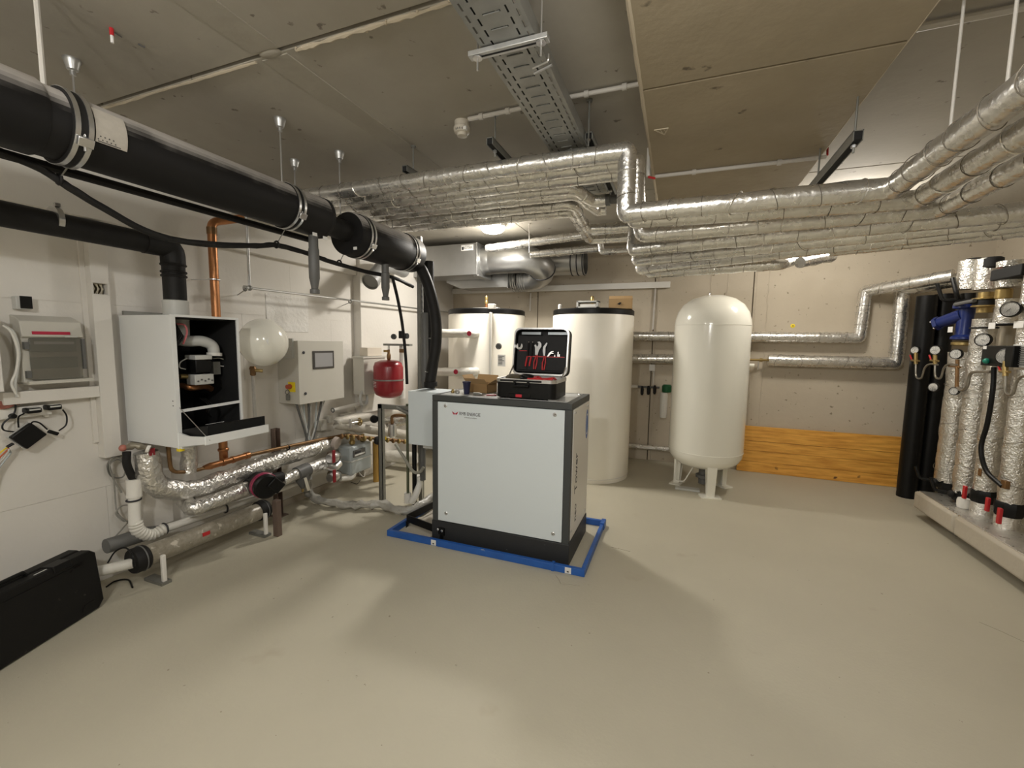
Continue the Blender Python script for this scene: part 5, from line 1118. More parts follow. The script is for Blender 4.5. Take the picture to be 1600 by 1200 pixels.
part('bracket_plate', G().box((rc_.x-.05, ry-.03, bz_-.022), (at(642, 535, Y=ry).x, ry+.03, bz_)), GALVD, br); part('drop_pipe', G().cyl((rc_.x, ry, bz_-.02), (rc_.x, ry, zt3+.1), .012), ZINC, br)
part('side_pipe', G().cyl((at(624, 540, Y=ry).x, ry+.05, bz_), (at(624, 540, Y=ry).x, ry+.05, zb3), .03), WPLAST, br)
gauge(at(615, 526, Y=ry-.02), (.45, -.9, 0), .03, 'dark rimmed gauge standing on bracket above the red vessel')
part('safety_valve', G().cbox(at(627, 523, Y=ry), (.04, .04, .08)).cyl(at(631, 525, Y=ry), at(637, 525, Y=ry), .03), DARK, br)
part('lower_valve', G().cbox(at(628, 548, Y=ry), (.05, .03, .04)), BROWN, br)
# ------------------------------------------------------------------ white pipes into left tank
for (py, px0, lab, mk) in ((521, 660, 'upper white film wrapped pipe stub at left buffer tank', 733), (581, 660, 'lower white film wrapped pipe stub at left buffer tank', 712)):
    c = at(738, py, Y=4.62); a = at(px0, py, Y=4.62)
    ob = foil_pipe(lab, [a, c, c+Y*.25], .052, m=FILMW, er=.05, jit=.006, tie=False, group='wrapped pipe stubs at the left tank')
    q = at(mk, py, Y=4.565); part('red_arrow', G().lathe([(.001, 0), (.03, 0), (.03, .001)], (q.x, 4.566, q.z), (0, -1, 0), 16), RINK, ob)
# ------------------------------------------------------------------ ventilation ducts
y0d, z0d, z1d = 5.0, 2.44, 2.83
rx = at(745, 405, Y=5.0).x
vd = thing('ventilation_duct', 'big rectangular sheet duct with sticker and round bend behind steel post', 'duct', (-2.9, 5.2, z0d))
part('duct_box', G().box((LP, y0d, z0d), (rx, y0d+.42, z1d)), DUCT, vd, .004)
part('box_flange', G().box((rx-.012, y0d-.006, z0d-.006), (rx+.004, y0d+.426, z1d+.006)), DUCT, vd, .002)
part('box_bottom_lip', G().box((rx-.05, y0d+.02, z0d-.018), (rx+.02, y0d+.40, z0d-.002)), DUCT, vd)
cyd, czd, rd = y0d+.21, (z0d+z1d)/2, .165
ex0 = at(800, 400, Y=cyd).x
part('round_collar', G().lathe([(rd+.006, 0), (rd+.006, .10), (rd+.002, .11), (rd, .12)], (rx, cyd, czd), X, 40), DUCT, vd)
bend = [Vector((rx+.1, cyd, czd)), Vector((at(812, 400, Y=cyd).x, cyd, czd))]
xr_ = at(866, 430, Y=cyd+.17).x; xB = at(812, 400, Y=cyd).x; cB = Vector((xB, cyd+.17, czd-.10)); v1 = Vector((0, -.17, .10)); rl = v1.length; kx_ = max(.3, (xr_-rd-xB)/rl)
arc = [cB+v1*cos(radians(a))+X*rl*kx_*sin(radians(a)) for a in range(0, 181, 12)]
half = len(arc)//2+1
part('bend', G().tube(bend+arc[1:half], rd, 36), DUCT, vd)
part('rubber_seal', G().torus(arc[half-1], arc[half]-arc[half-2], rd, .007, 40, 6), INK, vd)
endp = arc[-1]; 
part('bend', G().tube(arc[half-1:]+[Vector((endp.x-.10, endp.y, endp.z))], rd*.95, 36), DUCT, vd)
g = G()
for k in range(7): g.torus(endp-X*(.02+.03*k), X, rd*.97, .005, 36, 5)
part('spiral_ribs', g, DUCT, vd)
st_ = at(730, 387, Y=y0d)
l_ = part('sticker', G().box((st_.x-.085, y0d-.002, st_.z-.035), (st_.x+.085, y0d, st_.z+.035)), PAPER, vd)
text('VALLOX', .046, (st_.x+.072, y0d-.0025, st_.z+.014), -X, -Z, INK, l_, sx=.72)
part('sticker_logo', G().box((st_.x-.075, y0d-.0032, st_.z-.026), (st_.x-.05, y0d-.002, st_.z+.012)), INK, l_)
part('sticker_line', G().box((st_.x-.03, y0d-.0026, st_.z+.024), (st_.x+.04, y0d-.002, st_.z+.028)), mat('grey_ink', (.2, .2, .21)), l_)
b2 = at(719, 435, Y=5.45); e2 = at(793, 435, Y=5.45)
v2 = thing('ventilation_duct', 'lower smaller sheet duct box below the big duct', 'duct', (b2.x, 5.6, 2.33))
part('duct_box', G().box((b2.x, 5.45, 2.33), (e2.x, 5.80, 2.56)), DUCT, v2, .003)
part('box_flange', G().box((e2.x-.003, 5.44, 2.318), (e2.x+.008, 5.81, 2.57)), DUCT, v2)
part('box_tail', G().prism([(b2.x, 5.45, 2.33), (b2.x, 5.45, 2.56), (b2.x-.22, 5.45, 2.50), (b2.x-.22, 5.45, 2.42)], (0, .35, 0)), DUCT, v2)
part('outlet_cone', G().tube([(e2.x+.005, 5.6, 2.445), (e2.x+.05, 5.59, 2.445), (e2.x+.12, 5.57, 2.45)], [.112, .118, .13], 30), DUCT, v2)
ya = 5.75; za = at(890, 411, Y=ya).z; xa, xb = at(850, 415, Y=ya).x, at(915, 410, Y=ya).x
sg = thing('duct_spigot', 'open round duct end pointing right above middle tank', 'duct', (xb, ya, za)); rs = .165
part('spigot_tube', G().lathe([(rs-.01, -.9), (rs-.01, xb-xa-.18), (rs, xb-xa-.17), (rs, xb-xa), (rs-.012, xb-xa), (rs-.012, .05)], (xa, ya, za), X, 40), DUCT, sg)
for q in (.17, .09, .015): part('seal_ring', G().torus((xb-q, ya, za), X, rs+.001, .008, 40, 6), INK, sg)
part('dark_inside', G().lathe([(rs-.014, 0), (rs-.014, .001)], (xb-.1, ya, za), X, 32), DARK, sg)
# grey open pipe elbow
ey = 4.25
c0 = at(578, 441, X=-3.05); ck = at(606, 405, X=-2.95)
gp = thing('open_pipe', 'grey plastic pipe end with dark open mouth pointing down left', 'pipe', c0)
vw = (c0-EYE).normalized(); dd = (vw*.72+_r*.42+_u*.50).normalized()
part('pipe_body', G().lathe([(.075, .02), (.082, .0), (.090, .0), (.092, .05), (.082, .06), (.082, .30), (.074, .30), (.074, .04)], c0, dd, 32), mat('pvc_grey2', (.27, .27, .26), .45), gp)
part('pipe_upper', G().tube(spline([c0+dd*.25, c0+dd*.34, c0+dd*.40+Vector((-.03, .16, .0)), c0+dd*.40+Vector((-.12, .5, 0))], 5), .08, 24), MATS['pvc_grey2'], gp)
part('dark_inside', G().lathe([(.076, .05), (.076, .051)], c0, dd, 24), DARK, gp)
# ------------------------------------------------------------------ foil pipe bundles under the ceiling
ZL, ZR_ = 2.62, 2.30
rl_ = [.047, .042, .042, .042, .038, .042, .042]
yb = [274.5, 289, 302, 315.5, 325, 338, 349]
YL = [at(800, y, Z=ZL-.042).y-.012 for y in yb]
ords = ['front', 'second', 'third', 'fourth', 'fifth', 'sixth', 'rearmost']
ybr = [341, 356, 373, 391, 406.5, 418.5, 432]; ybr2 = [317, 336, 353, 369, 381, 391, 405]
rR = .050
def rrow(k):
    a = at(1100, ybr[k], Z=ZR_-.048); b = at(1350, ybr2[k], Z=ZR_-.048); s = (b.y-a.y)/(b.x-a.x)
    return lambda x: a.y-.014+s*(x-a.x)
rows = [rrow(k) for k in range(7)]
xd = -.30
LX = -3.32
gA = 'foil pipes hung under the ceiling'
foil_pipe('front foil pipe of left ceiling group, dropping before the right group', [(LX, YL[0], ZL), (xd, YL[0], ZL), (xd, YL[0]+.005, ZR_), (.85, rows[0](.85), ZR_), (.85, 1.5, ZR_+.01), (.85, -1.5, ZR_+.02)], .048, group=gA, er=.014, jit=.005, step=.16)
foil_pipe('second foil pipe of left ceiling group, dropping just behind the front one', [(LX, YL[1], ZL), (xd+.035, YL[1], ZL), (xd+.035, YL[1]+.02, ZR_), (1.03, rows[1](1.03), ZR_), (1.03, 1.5, ZR_+.01), (1.03, -1.5, ZR_+.02)], .046, group=gA, er=.014, step=.18)
foil_pipe('third foil pipe of left ceiling group, joining third row on the right', [(LX, YL[2], ZL), (xd+.02, YL[2], ZL), (xd+.03, rows[2](xd), ZR_+.06), (xd+.05, rows[2](xd)+.0, ZR_), (1.21, rows[2](1.21), ZR_), (1.21, 1.5, ZR_+.01), (1.21, -1.5, ZR_+.02)], .046, group=gA, er=.03, step=.18)
jd = at(908, 300, Z=ZL).x
foil_pipe('fourth foil pipe of left ceiling group, jogging back to an open end', [(LX, YL[3], ZL), (jd-.03, YL[3], ZL), (jd+.05, YL[3]+.22, ZL-.03), (at(953, 318, Z=ZL).x, YL[3]+.22, ZL-.03)], .042, group=gA, er=.05, jit=.006, step=.18)
c = Vector((at(953, 318, Z=ZL).x, YL[3]+.22, ZL-.03))
solo('pipe_coupling', G().lathe([(.04, 0), (.04, .03), (.03, .032), (.03, .10)], c, X, 16), GREYP, 'dark coupling at open end of fourth left foil pipe', 'coupling')
foil_pipe('fifth foil pipe of left ceiling group, jogging back beside the fourth', [(LX, YL[4], ZL), (jd-.04, YL[4], ZL), (jd+.05, YL[4]+.32, ZL-.03), (at(958, 343, Z=ZL).x, YL[4]+.32, ZL-.03)], .038, group=gA, er=.05, jit=.006, step=.2)
x6 = at(886, 322, Z=ZL).x
foil_pipe('sixth foil pipe of left ceiling group, turning back then on to the right', [(LX, YL[5], ZL), (x6+.05, YL[5], ZL), (x6+.05, YL[5]+.55, ZL-.05), (-.36, YL[5]+.56, ZL-.05)], .040, group=gA, er=.05, jit=.006, step=.2)
foil_pipe('rearmost foil pipe of left ceiling group, turning back along slanted run', [(LX, YL[6], ZL), (x6, YL[6], ZL), (x6, YL[6]+.75, ZL-.05), (-.34, YL[6]+.76, ZL-.05)], .040, group=gA, er=.05, jit=.006, step=.2)
for k in (3, 4, 5):
    x0r = at(985+4*(k-3), ybr[k]-12, Z=ZR_).x
    foil_pipe('%s foil pipe of the right ceiling group, counted from the front' % ['fourth', 'fifth', 'sixth'][k-3], [(x0r, rows[k](x0r)+.1, ZR_+.22), (x0r, rows[k](x0r), ZR_), (2.95, rows[k](2.95), ZR_)], rR, group=gA, er=.016, jit=.005, step=.17)
x7 = at(1008, 420, Z=ZR_).x; xe7 = at(1225, 410, Z=ZR_).x
foil_pipe('last foil pipe of right ceiling group with slanted end pieces at back wall', [(x7, rows[6](.2)+.1, ZR_+.2), (x7, rows[6](.2), ZR_), (xe7, rows[6](.6), ZR_), (xe7+.22, rows[6](.6)+.30, ZR_+.12)], rR, group=gA, er=.04, jit=.006, step=.25)
foil_pipe('short bright foil pipe end behind last right foil pipe', [(xe7+.13, rows[6](.6)-.02, ZR_), (xe7+.45, rows[6](.6)+.35, ZR_+.10)], .045, group=gA, jit=.006, tie=False)
# extra rows closing the right group under and behind
foil_pipe('lowest rear foil pipe of right ceiling group above the pressure gauges', [(xe7+.2, rows[5](1.2)+.22, ZR_), (2.95, rows[5](2.9)+.2, ZR_)], .05, group=gA, step=.2)
# lower rear pipes between the ducts and the bundle
def mid(px, py, y): return at(px, py, Y=y)
foil_pipe('bright foil pipe behind round duct bend, upper of two', [mid(760, 388, 4.85), mid(852, 376, 4.85), mid(985, 358, 4.85)], .045, m=FOIL, er=.05, jit=.007, step=.25)
foil_pipe('bright foil pipe behind round duct bend, lower, ending in an upright elbow', [mid(830, 398, 5.1), mid(934, 388, 5.1)], .045, m=FOILS, jit=.003, step=.2)
foil_pipe('foil u bend standing right of the open duct end', [mid(985, 372, 5.0), mid(938, 376, 5.0), mid(940, 394, 5.0), mid(1000, 391, 5.0)], .035, er=.03, jit=.007, tie=False)
for k, (px, y0q, y1q) in enumerate(((827, 350, 395), (896, 355, 362), (897, 375, 383))):
    a = at(px, y0q, Y=4.7); b = at(px, y1q, Y=4.7)
    if k == 0: rod('thin pale rod in front of round duct bend', Vector((a.x, 4.7, CZ)), b, .004, CONDUIT)
# ------------------------------------------------------------------ strut rails above the bundles
def rail(lab, x, y0, y1, z, rods, h=.04):
    t = thing('strut_rail', lab, 'rail', (x, (y0+y1)/2, z), 'dark strut rails carrying foil pipes'); w = .02
    part('channel', G().box((x-w, y0, z-h/2), (x-w+.004, y1, z+h/2)).box((x+w-.004, y0, z-h/2), (x+w, y1, z+h/2)).box((x-w, y0, z+h/2-.004), (x+w, y1, z+h/2)), GALVD, t)
    part('rail_lining', G().box((x-w+.004, y0+.002, z-h/2+.004), (x+w-.004, y1, z+h/2-.006)), DARK, t)
    for yy in rods:
        r_ = part('hanger', G().cyl((x, yy, z-.06), (x, yy, CZ), .005, n=8), GALVD, t); part('rail_nut', G().lathe([(.012, 0), (.012, .012)], (x, yy, z-h/2-.014), Z, 6), ZINC, r_); part('ceiling_nut', G().lathe([(.018, 0), (.018, .012)], (x, yy, CZ-.013), Z, 6), GALVD, r_)
    return t
zr1 = 2.735
rail('dark strut rail above left foil pipes, leftmost by the ceiling strip', at(632, 263, Z=zr1).x, at(632, 263, Z=zr1).y, 3.55, zr1, (2.62, 3.4))
rail('dark strut rail above left foil pipes below the smoke detector', at(765, 220, Z=zr1).x, at(765, 220, Z=zr1).y, 3.55, zr1, (2.42, 3.4))
rail('short dark strut rail right of perforated cable tray', at(920, 212, Z=zr1).x, at(920, 212, Z=zr1).y, 3.5, zr1, (2.46, 3.3))
zr2 = 2.56
ra_ = at(1333, 212, Z=zr2)
rail('long dark strut rail hanging right of the concrete beam', ra_.x+.02, ra_.y, 4.4, zr2, (ra_.y+.05, 3.1, 3.9), .045)
for (px, py0, py1, lab) in ((1484, -40, 208, 'left of two long pale rods at upper right'), (1573, -40, 136, 'right of two long pale rods at upper right')):
    p = at(px, py1, X=.85 if px < 1500 else .87); rod(lab, Vector((p.x, p.y, CZ)), p, .0048, CONDUIT, group='long pale rods at upper right')
rod('short pale rod at right edge below the slanted foil pipes', Vector((1.62, 2.72, CZ)), Vector((1.62, 2.72, 2.33)), .007, CONDUIT)
# ------------------------------------------------------------------ cable tray
zt_y = 2.70; tx0, tx1 = -.745, -.535
ct_ = thing('cable_tray', 'perforated grey cable tray running along the ceiling centre', 'tray', (-.64, 1.8, zt_y))
# perforated bottom built as strips around slots
g = G(); yA, yB = -1.0, 3.3; W_ = tx1-tx0
rowsx = [.018, .050, .160, .192]; sl = .034
cuts = []
def slotrow(xc, hw, period, ln, off):
    y = yA+off; out = []
    while y+ln < yB: out.append((y, y+ln)); y += period
    return out
xsplit = [0, .014, .021, .046, .053, .072, .138, .157, .164, .189, .196, W_]
lat = {1: slotrow(0, 0, .056, .036, .0), 3: slotrow(0, 0, .056, .036, .028), 5: slotrow(0, 0, .075, .009, .02), 7: slotrow(0, 0, .056, .036, .0), 9: slotrow(0, 0, .056, .036, .028)}
for i in range(len(xsplit)-1):
    xa_, xb_ = tx0+xsplit[i], tx0+xsplit[i+1]
    if i in lat:
        y = yA
        for (s0, s1) in lat[i]: g.box((xa_, y, zt_y), (xb_, s0, zt_y+.0015)); y = s1
        g.box((xa_, y, zt_y), (xb_, yB, zt_y+.0015))
    else: g.box((xa_, yA, zt_y), (xb_, yB, zt_y+.0015))
part('tray_bottom', g, mat('tray_zinc', (.36, .36, .335), .45, .75, var=.4, vscale=14, col2=(.28, .28, .26)), ct_)
part('tray_side', G().box((tx0-.002, yA, zt_y), (tx0, yB, zt_y+.06)), MATS['tray_zinc'], ct_); part('tray_side', G().box((tx1, yA, zt_y), (tx1+.002, yB, zt_y+.06)), MATS['tray_zinc'], ct_)
g = G()
for k, s in enumerate(lat[5]):
    g.cbox((-.64, (s[0]+s[1])/2, zt_y-.002), (.06, .004, .004))
part('tray_ribs', g, MATS['tray_zinc'], ct_); 
part('tray_cables', G().tube([(-.715, yA, zt_y+.02), (-.72, yB, zt_y+.02)], .015, 8).tube([(-.65, yA, zt_y+.018), (-.65, yB, zt_y+.018)], .014, 8).tube([(-.595, yA, zt_y+.02), (-.59, yB, zt_y+.02)], .014, 8).tube([(-.68, yA, zt_y+.02), (-.68, yB, zt_y+.02)], .014, 8).tube([(-.62, yA, zt_y+.02), (-.61, yB, zt_y+.02)], .016, 8).tube([(-.57, yA, zt_y+.018), (-.58, yB, zt_y+.018)], .012, 8), DGREY, ct_)
tb = at(800, 80, Z=zt_y-.03).y
tbk = thing('tray_support', 'galvanised strut crossing under cable tray with two washers', 'support', (-.64, tb, zt_y-.02))
part('strut', G().box((tx0-.055, tb-.018, zt_y-.022), (tx1+.05, tb+.018, zt_y-.003)), GALV, tbk, .002); part('strut_groove', G().box((tx0-.03, tb-.004, zt_y-.0228), (tx1+.02, tb+.005, zt_y-.022)), DARK, tbk)
for x in (tx0-.022, tx1+.022):
    w_ = part('washer', G().lathe([(.018, 0), (.018, .004)], (x, tb, zt_y-.028), Z, 18), ZINC, tbk); part('rod_end', G().cyl((x, tb, zt_y-.07), (x, tb, CZ), .004, n=8), ZINC, w_)
solo('bent_rod', G().tube(fillet([(tx1+.02, tb+.10, zt_y-.005), (tx1+.02, tb+.10, zt_y-.03), (tx1-.05, tb+.12, zt_y-.03)], .01), .004, 8).tube([(tx1+.024, tb+.14, zt_y-.02), (tx1-.06, tb+.17, zt_y-.02)], .005, 8), ZINC, 'bent steel rod hooked under the cable tray beyond the strut', 'rod')
# ------------------------------------------------------------------ conduits and fittings on the ceiling
cz1 = CZ-.02
conduit('white ceiling conduit from smoke detector to cable tray', [at(732, 186, Z=cz1), at(815, 169, Z=cz1)], .011, CONDUIT, 2)
conduit('white ceiling conduit between cable tray and concrete beam', [at(888, 152, Z=cz1), (-.22, at(990, 133, Z=cz1).y, cz1)], .011, CONDUIT, 2)
a = at(1435, 43, Z=cz1); conduit('thick pale ceiling conduit at upper right corner', [(.77, a.y, cz1), (2.9, at(1600, 10, Z=cz1).y-.01, cz1)], .016, CONDUIT)
zc2 = SZ-.014
a, b = at(1022, 276, Z=zc2), at(1284, 246, Z=zc2)
conduit('white conduit crossing underside of the concrete beam', [(-.20, a.y, zc2), (.78, b.y, zc2)], .012, CONDUIT, 2)
conduit('white conduit dropping down left side of the concrete beam', [(-.245, a.y-.02, CZ), (-.245, a.y-.02, zc2-.0)], .014, WPLAST)
solo('red_connector', G().tube([(-.245, a.y-.02, zc2-.005), (-.20, a.y, zc2-.012)], .008, 8), REDP, 'small red cable end at bottom of conduit beside concrete beam', 'connector')
solo('red_connector', G().tube([(.785, b.y, zc2+.01), (.79, b.y+.03, zc2+.07)], .006, 8), REDP, 'thin red cable at right edge of concrete beam by strut rail', 'connector')
sm = at(722, 190, Z=CZ)
sd_ = thing('smoke_detector', 'small cream smoke detector on the ceiling left of cable tray', 'detector', sm)
part('detector_base', G().lathe([(.045, 0), (.045, -.03), (.04, -.035)], sm, Z, 24), mat('cream_plastic', (.62, .57, .48), .5), sd_)
hd = part('detector_head', G().lathe([(.05, -.035), (.052, -.045), (.045, -.065), (.03, -.07), (.03, -.085), (.001, -.088)], sm, Z, 24), MATS['cream_plastic'], sd_)
g = G()
for k in range(5): a = radians(-110+k*16); g.cbox(sm+Vector((cos(a)*.0475, sin(a)*.0475, -.052)), (.004, .004, .02))
part('vent_slots', g, INK, hd)
part('detector_lamp', G().cbox(sm+Vector((.04, -.035, -.06)), (.02, .02, .018)), PAPER, hd)
nl = at(174, 44, Z=CZ)
pn = thing('ceiling_plug', 'small red and white plug sticking out of ceiling at upper left', 'plug', nl)
part('red_sleeve', G().cyl(nl, nl-Z*.03, .008, n=10), REDP, pn); part('white_tip', G().cyl(nl-Z*.03, nl-Z*.06, .006, n=10), PAPER, pn)
solo('ceiling_nail', G().tube([nl-Z*.01, at(190, 58, Z=CZ-.005)], .003, 6).tube([at(216, 69, Z=CZ-.004), at(226, 74, Z=CZ-.004)], .004, 6), GREYP, 'thin dark wire bits on the ceiling beside red plug', 'wire')
tm = at(1035, 205, Z=SZ)
g = G()
for i_ in range(3):
    a = [(-.04, -.03), (.03, -.03), (.01, .04)][i_]; b = [(-.04, -.03), (.03, -.03), (.01, .04)][(i_+1) % 3]; g.tube([tm+Vector((*a, -.0015)), tm+Vector((*b, -.0015))], .0035, 5)
for q in (-.012, .008): g.tube([tm+Vector((q, -.03, -.0015)), tm+Vector((q+.012, .015, -.0015))], .003, 5)
part('chalk_triangle', g, mat('chalk', (.55, .48, .36), .9), beam)
# white plastic sheet on floor (foil wrapped hose)
foil_pipe('clear film wrapped hose lying on floor from separator to power unit', [at(480, 745, X=-3.1), at(479, 768, Z=.09), at(500, 784, Z=.05), at(560, 790, Z=.05), at(600, 786, Z=.06), at(622, 800, Z=.05), at(650, 795, Z=.07), at(678, 775, Z=.12)], .034, m=FILM, name='film_hose', er=.15, jit=.028, tie=False, cat='hose')
# ------------------------------------------------------------------ heating manifold on the right
MX = 2.17; my0, my1 = 2.2, 5.10
mb = thing('heating_manifold', 'long insulated manifold box lying along right wall foot', 'manifold', (2.4, 3.6, .0))
segs = [my1, 4.46, 3.66, 2.9, my0]
for y1, y0 in zip(segs, segs[1:]):
    part('insulation_block', G().box((MX, y0+.004, .085), (MX+.50, y1-.004, .245)), mat('manifold_beige', (.50, .45, .37), .5, bump=.3, bscale=30), mb, .022)
part('foil_cover', G().box((MX+.03, my0+.01, .236), (MX+.48, my1-.02, .250)), FOILD, mb, .004)
for y in (2.6, 3.6, 4.7): part('support_foot', G().box((MX+.12, y-.05, 0), (MX+.36, y+.05, .09)), GALVD, mb)
# two black insulated pipes
for (px0, px1, lab) in ((1412, 1432, 'left of two tall black insulated pipes at right end of back wall'), (1440, 1462, 'right of two tall black insulated pipes at right end of back wall')):
    pass
yk = 5.72
c0 = (at(1400, 640, Y=yk).x, at(1448, 640, Y=yk).x)
b1 = at(1422, 640, Y=yk).x+.03; 
foil_pipe('left of two tall black insulated pipes at right end of back wall', [(2.375, yk, .0), (2.375, yk, 2.13)], .085, name='black_pipe', m=BLKP, jit=0, tie=False, group='tall black insulated pipes')
foil_pipe('right of two tall black insulated pipes at right end of back wall', [(2.545, yk+.06, .0), (2.545, yk+.06, 2.15)], .085, name='black_pipe', m=BLKP, jit=0, tie=False, group='tall black insulated pipes')
# riser circuits
VX = 2.40
def vy(px, py): return at(px, py, X=VX).y
def vz(px, py): return at(px, py, X=VX).z
def vp(px, py): p = at(px, py, X=VX); return p
gR = 'foil wrapped risers on the right manifold'
y1_, y2_, y3_, y4_ = vy(1487, 680), vy(1517, 680), vy(1546, 700), vy(1583, 740)
yf_ = [5.16, 4.82, 4.55, 4.20]
zt1 = vz(1500, 545)
ztop = 2.24
foil_pipe('leftmost foil riser on right manifold below the blue strainer', [(VX, y1_, .36), (VX, y1_, vz(1490, 550))], .085, group=gR, m=FOILD, jit=.009, step=.35)
foil_pipe('second foil riser from the left on right manifold', [(VX, y2_, .34), (VX, y2_, vz(1520, 500))], .078, group=gR, m=FOILD, jit=.010, step=.35)
foil_pipe('third foil riser on right manifold carrying the black control box', [(VX, y3_, .40), (VX, y3_, vz(1548, 560))], .07, group=gR, m=FOILD, jit=.010, step=.35)
foil_pipe('fourth foil riser on right manifold at photo edge', [(VX, y4_, .42), (VX, y4_, 1.45)], .07, group=gR, m=FOILD, jit=.009, step=.35)
foil_pipe('upper foil sleeve above the blue strainer', [(VX, y1_, vz(1493, 456)), (VX, y1_, vz(1498, 413))], .085, group=gR, m=FOILD, jit=.004, tie=False)
foil_pipe('upper foil sleeve right of the strainer sleeve', [(VX, y2_+.03, vz(1528, 455)), (VX, y2_+.03, vz(1533, 408))], .085, group=gR, m=FOILD, jit=.004, tie=False)
foil_pipe('upper foil sleeve at top of third riser near the ceiling pipes', [(VX, y3_, vz(1560, 422)), (VX, y3_, 2.28)], .085, group=gR, m=FOILD, jit=.006, tie=False)
foil_pipe('short foil sleeve between black flanges on third riser', [(VX, y3_, vz(1560, 452)), (VX, y3_, vz(1560, 438))], .08, group=gR, m=FOILD, jit=.005, tie=False)
foil_pipe('foil sleeve behind round thermometer on third riser', [(VX, y3_, vz(1553, 508)), (VX, y3_, vz(1556, 470))], .068, group=gR, m=FOILD, jit=.006, tie=False)
foil_pipe('upper foil sleeve at photo edge on fourth riser', [(VX, y4_, 1.62), (VX, y4_, 2.25)], .075, group=gR, m=FOILD, jit=.006, tie=False)
foil_pipe('pale riser behind between first and second foil risers', [(VX+.22, y2_+.12, .25), (VX+.22, y2_+.12, 2.2)], .05, m=mat('pipe_beige', (.42, .37, .28), .5), jit=0, tie=False, name='rear_riser')
foil_pipe('beige bare riser behind third and fourth foil risers', [(VX+.16, (y3_+y4_)/2+.02, .25), (VX+.16, (y3_+y4_)/2+.02, 2.2)], .045, m=MATS['pipe_beige'], jit=0, tie=False, name='rear_riser')
solo('wood_strip', G().box((VX+.13, y1_+.05, .249), (VX+.15, y1_+.20, .78)), GASY, 'narrow yellow wood strip behind leftmost foil riser', 'strip')
def fit(name, cat, lab, x, y, z0, z1, r, m, group=None, n=20, rim=True):
    h = z1-z0; pr = [(r*.8, 0), (r, h*.12), (r, h*.88), (r*.8, h)] if rim else [(r, 0), (r, h)]
    return solo(name, G().lathe(pr, (x, y, z0), Z, n), m, lab, cat, group)
# isolation valves at the foot of each riser
def foot_valve(y, z0, z1, lab, red=None, lever=False, sleeve=True, r=.082):
    t = thing('isolation_valve', lab, 'valve', (VX, y, z0), 'isolation valves at foot of the risers')
    part('valve_jacket', G().lathe([(r*.9, z0), (r, z0+.015), (r, z1-.015), (r*.9, z1)], (VX, y, 0), Z, 8), BLKP, t)
    part('valve_neck', G().cyl((VX, y, .245), (VX, y, z0+.01), r*.62), BLACK, t)
    if sleeve: part('foil_sleeve', G().tube(dense([Vector((VX, y, .247)), Vector((VX, y, z0))], .03), r*.86, 16, jit=.005), FOILD, t)
    if red: part('red_handle', G().cbox((VX-r-.012, y+red, (z0+z1)/2), (.022, .03, .11)), REDP, t, .005)
    if lever:
        part('black_lever', G().tube(fillet([(VX-.06, y+.02, z0+.05), (VX-.17, y+.06, z0+.05), (VX-.20, y+.08, z0+.16)], .03), .013, 10), BLKP, t); part('lever_hub', G().ball((VX-.08, y, z0+.05), .032, 12), BLACK, t)
    return t
foot_valve(y1_, .30, .40, 'black lever valve under leftmost foil riser', lever=True, sleeve=False)
foot_valve(y2_, .27, .37, 'black lever valve under second foil riser', lever=True, sleeve=False)
foot_valve(y3_, .345, .45, 'black valve jacket with red handle under third foil riser', red=.05)
v4_ = foot_valve(y4_, .34, .45, 'black valve jacket with red handle under fourth foil riser', red=.05)
part('red_handle', G().cbox((VX-.10, y4_-.10, .36), (.022, .03, .12)), REDP, v4_, .004)
solo('white_union', G().lathe([(.04, 0), (.045, .02), (.045, .06), (.04, .08)], (VX-.07, (y2_+y3_)/2-.03, .252), Z, 14), WPLAST, 'white plastic fitting on manifold between second and third riser', 'fitting')
# blue strainer
bs = thing('blue_strainer', 'dark blue cast iron strainer with slanted barrel on first riser', 'strainer', (VX, y1_, 1.62))
zz0, zz1 = vz(1492, 532), vz(1497, 478)
part('strainer_body', G().lathe([(.06, 0), (.085, .01), (.085, .03), (.06, .05), (.055, (zz1-zz0)/2), (.06, zz1-zz0-.04), (.09, zz1-zz0-.03), (.09, zz1-zz0)], (VX, y1_, zz0), Z, 20), BLUEC, bs)
a = Vector((VX-.02, y1_, zz1-.09)); b = at(1466, 505, X=VX-.12)
part('barrel', G().tube([a, b], [.058, .05], 18), BLUEC, bs)
part('barrel_flange', G().tube([b-(a-b).normalized()*.02, b+(a-b).normalized()*.012], .064, 6), BLUEC, bs)
g = G(); dd = (a-b).normalized(); u = dd.orthogonal().normalized(); w_ = dd.cross(u)
for k in range(4): q = b-dd*.022+(u*cos(k*pi/2+.4)+w_*sin(k*pi/2+.4))*.045; g.tube([q, q-dd*.012], .009, 6)
part('flange_bolts', g, ZINC, bs)
part('white_tag', G().cbox(vp(1505, 515)+Vector((-.09, 0, 0)), (.004, .07, .05)), PAPER, bs)
part('lower_union', G().lathe([(.055, 0), (.075, .01), (.075, .03), (.055, .045)], (VX, y1_, zz0-.05), Z, 16), BRASS, bs)
part('shutoff_body', G().lathe([(.05, 0), (.08, .01), (.08, .03), (.05, .05), (.05, .10)], (VX, y1_, zz1), Z, 16), BLACK, bs)
part('black_lever', G().tube(fillet([(VX-.03, y1_, zz1+.05), (VX-.15, y1_+.05, zz1+.04), (VX-.19, y1_+.08, zz1+.20)], .04), .015, 10), BLKP, bs)
part('black_lever', G().tube(fillet([(VX-.08, y1_-.03, zz1+.05), (VX-.10, y1_-.04, zz1+.10), (VX-.12, y1_+.0, zz1+.24)], .04), .018, 10), BLKP, bs)
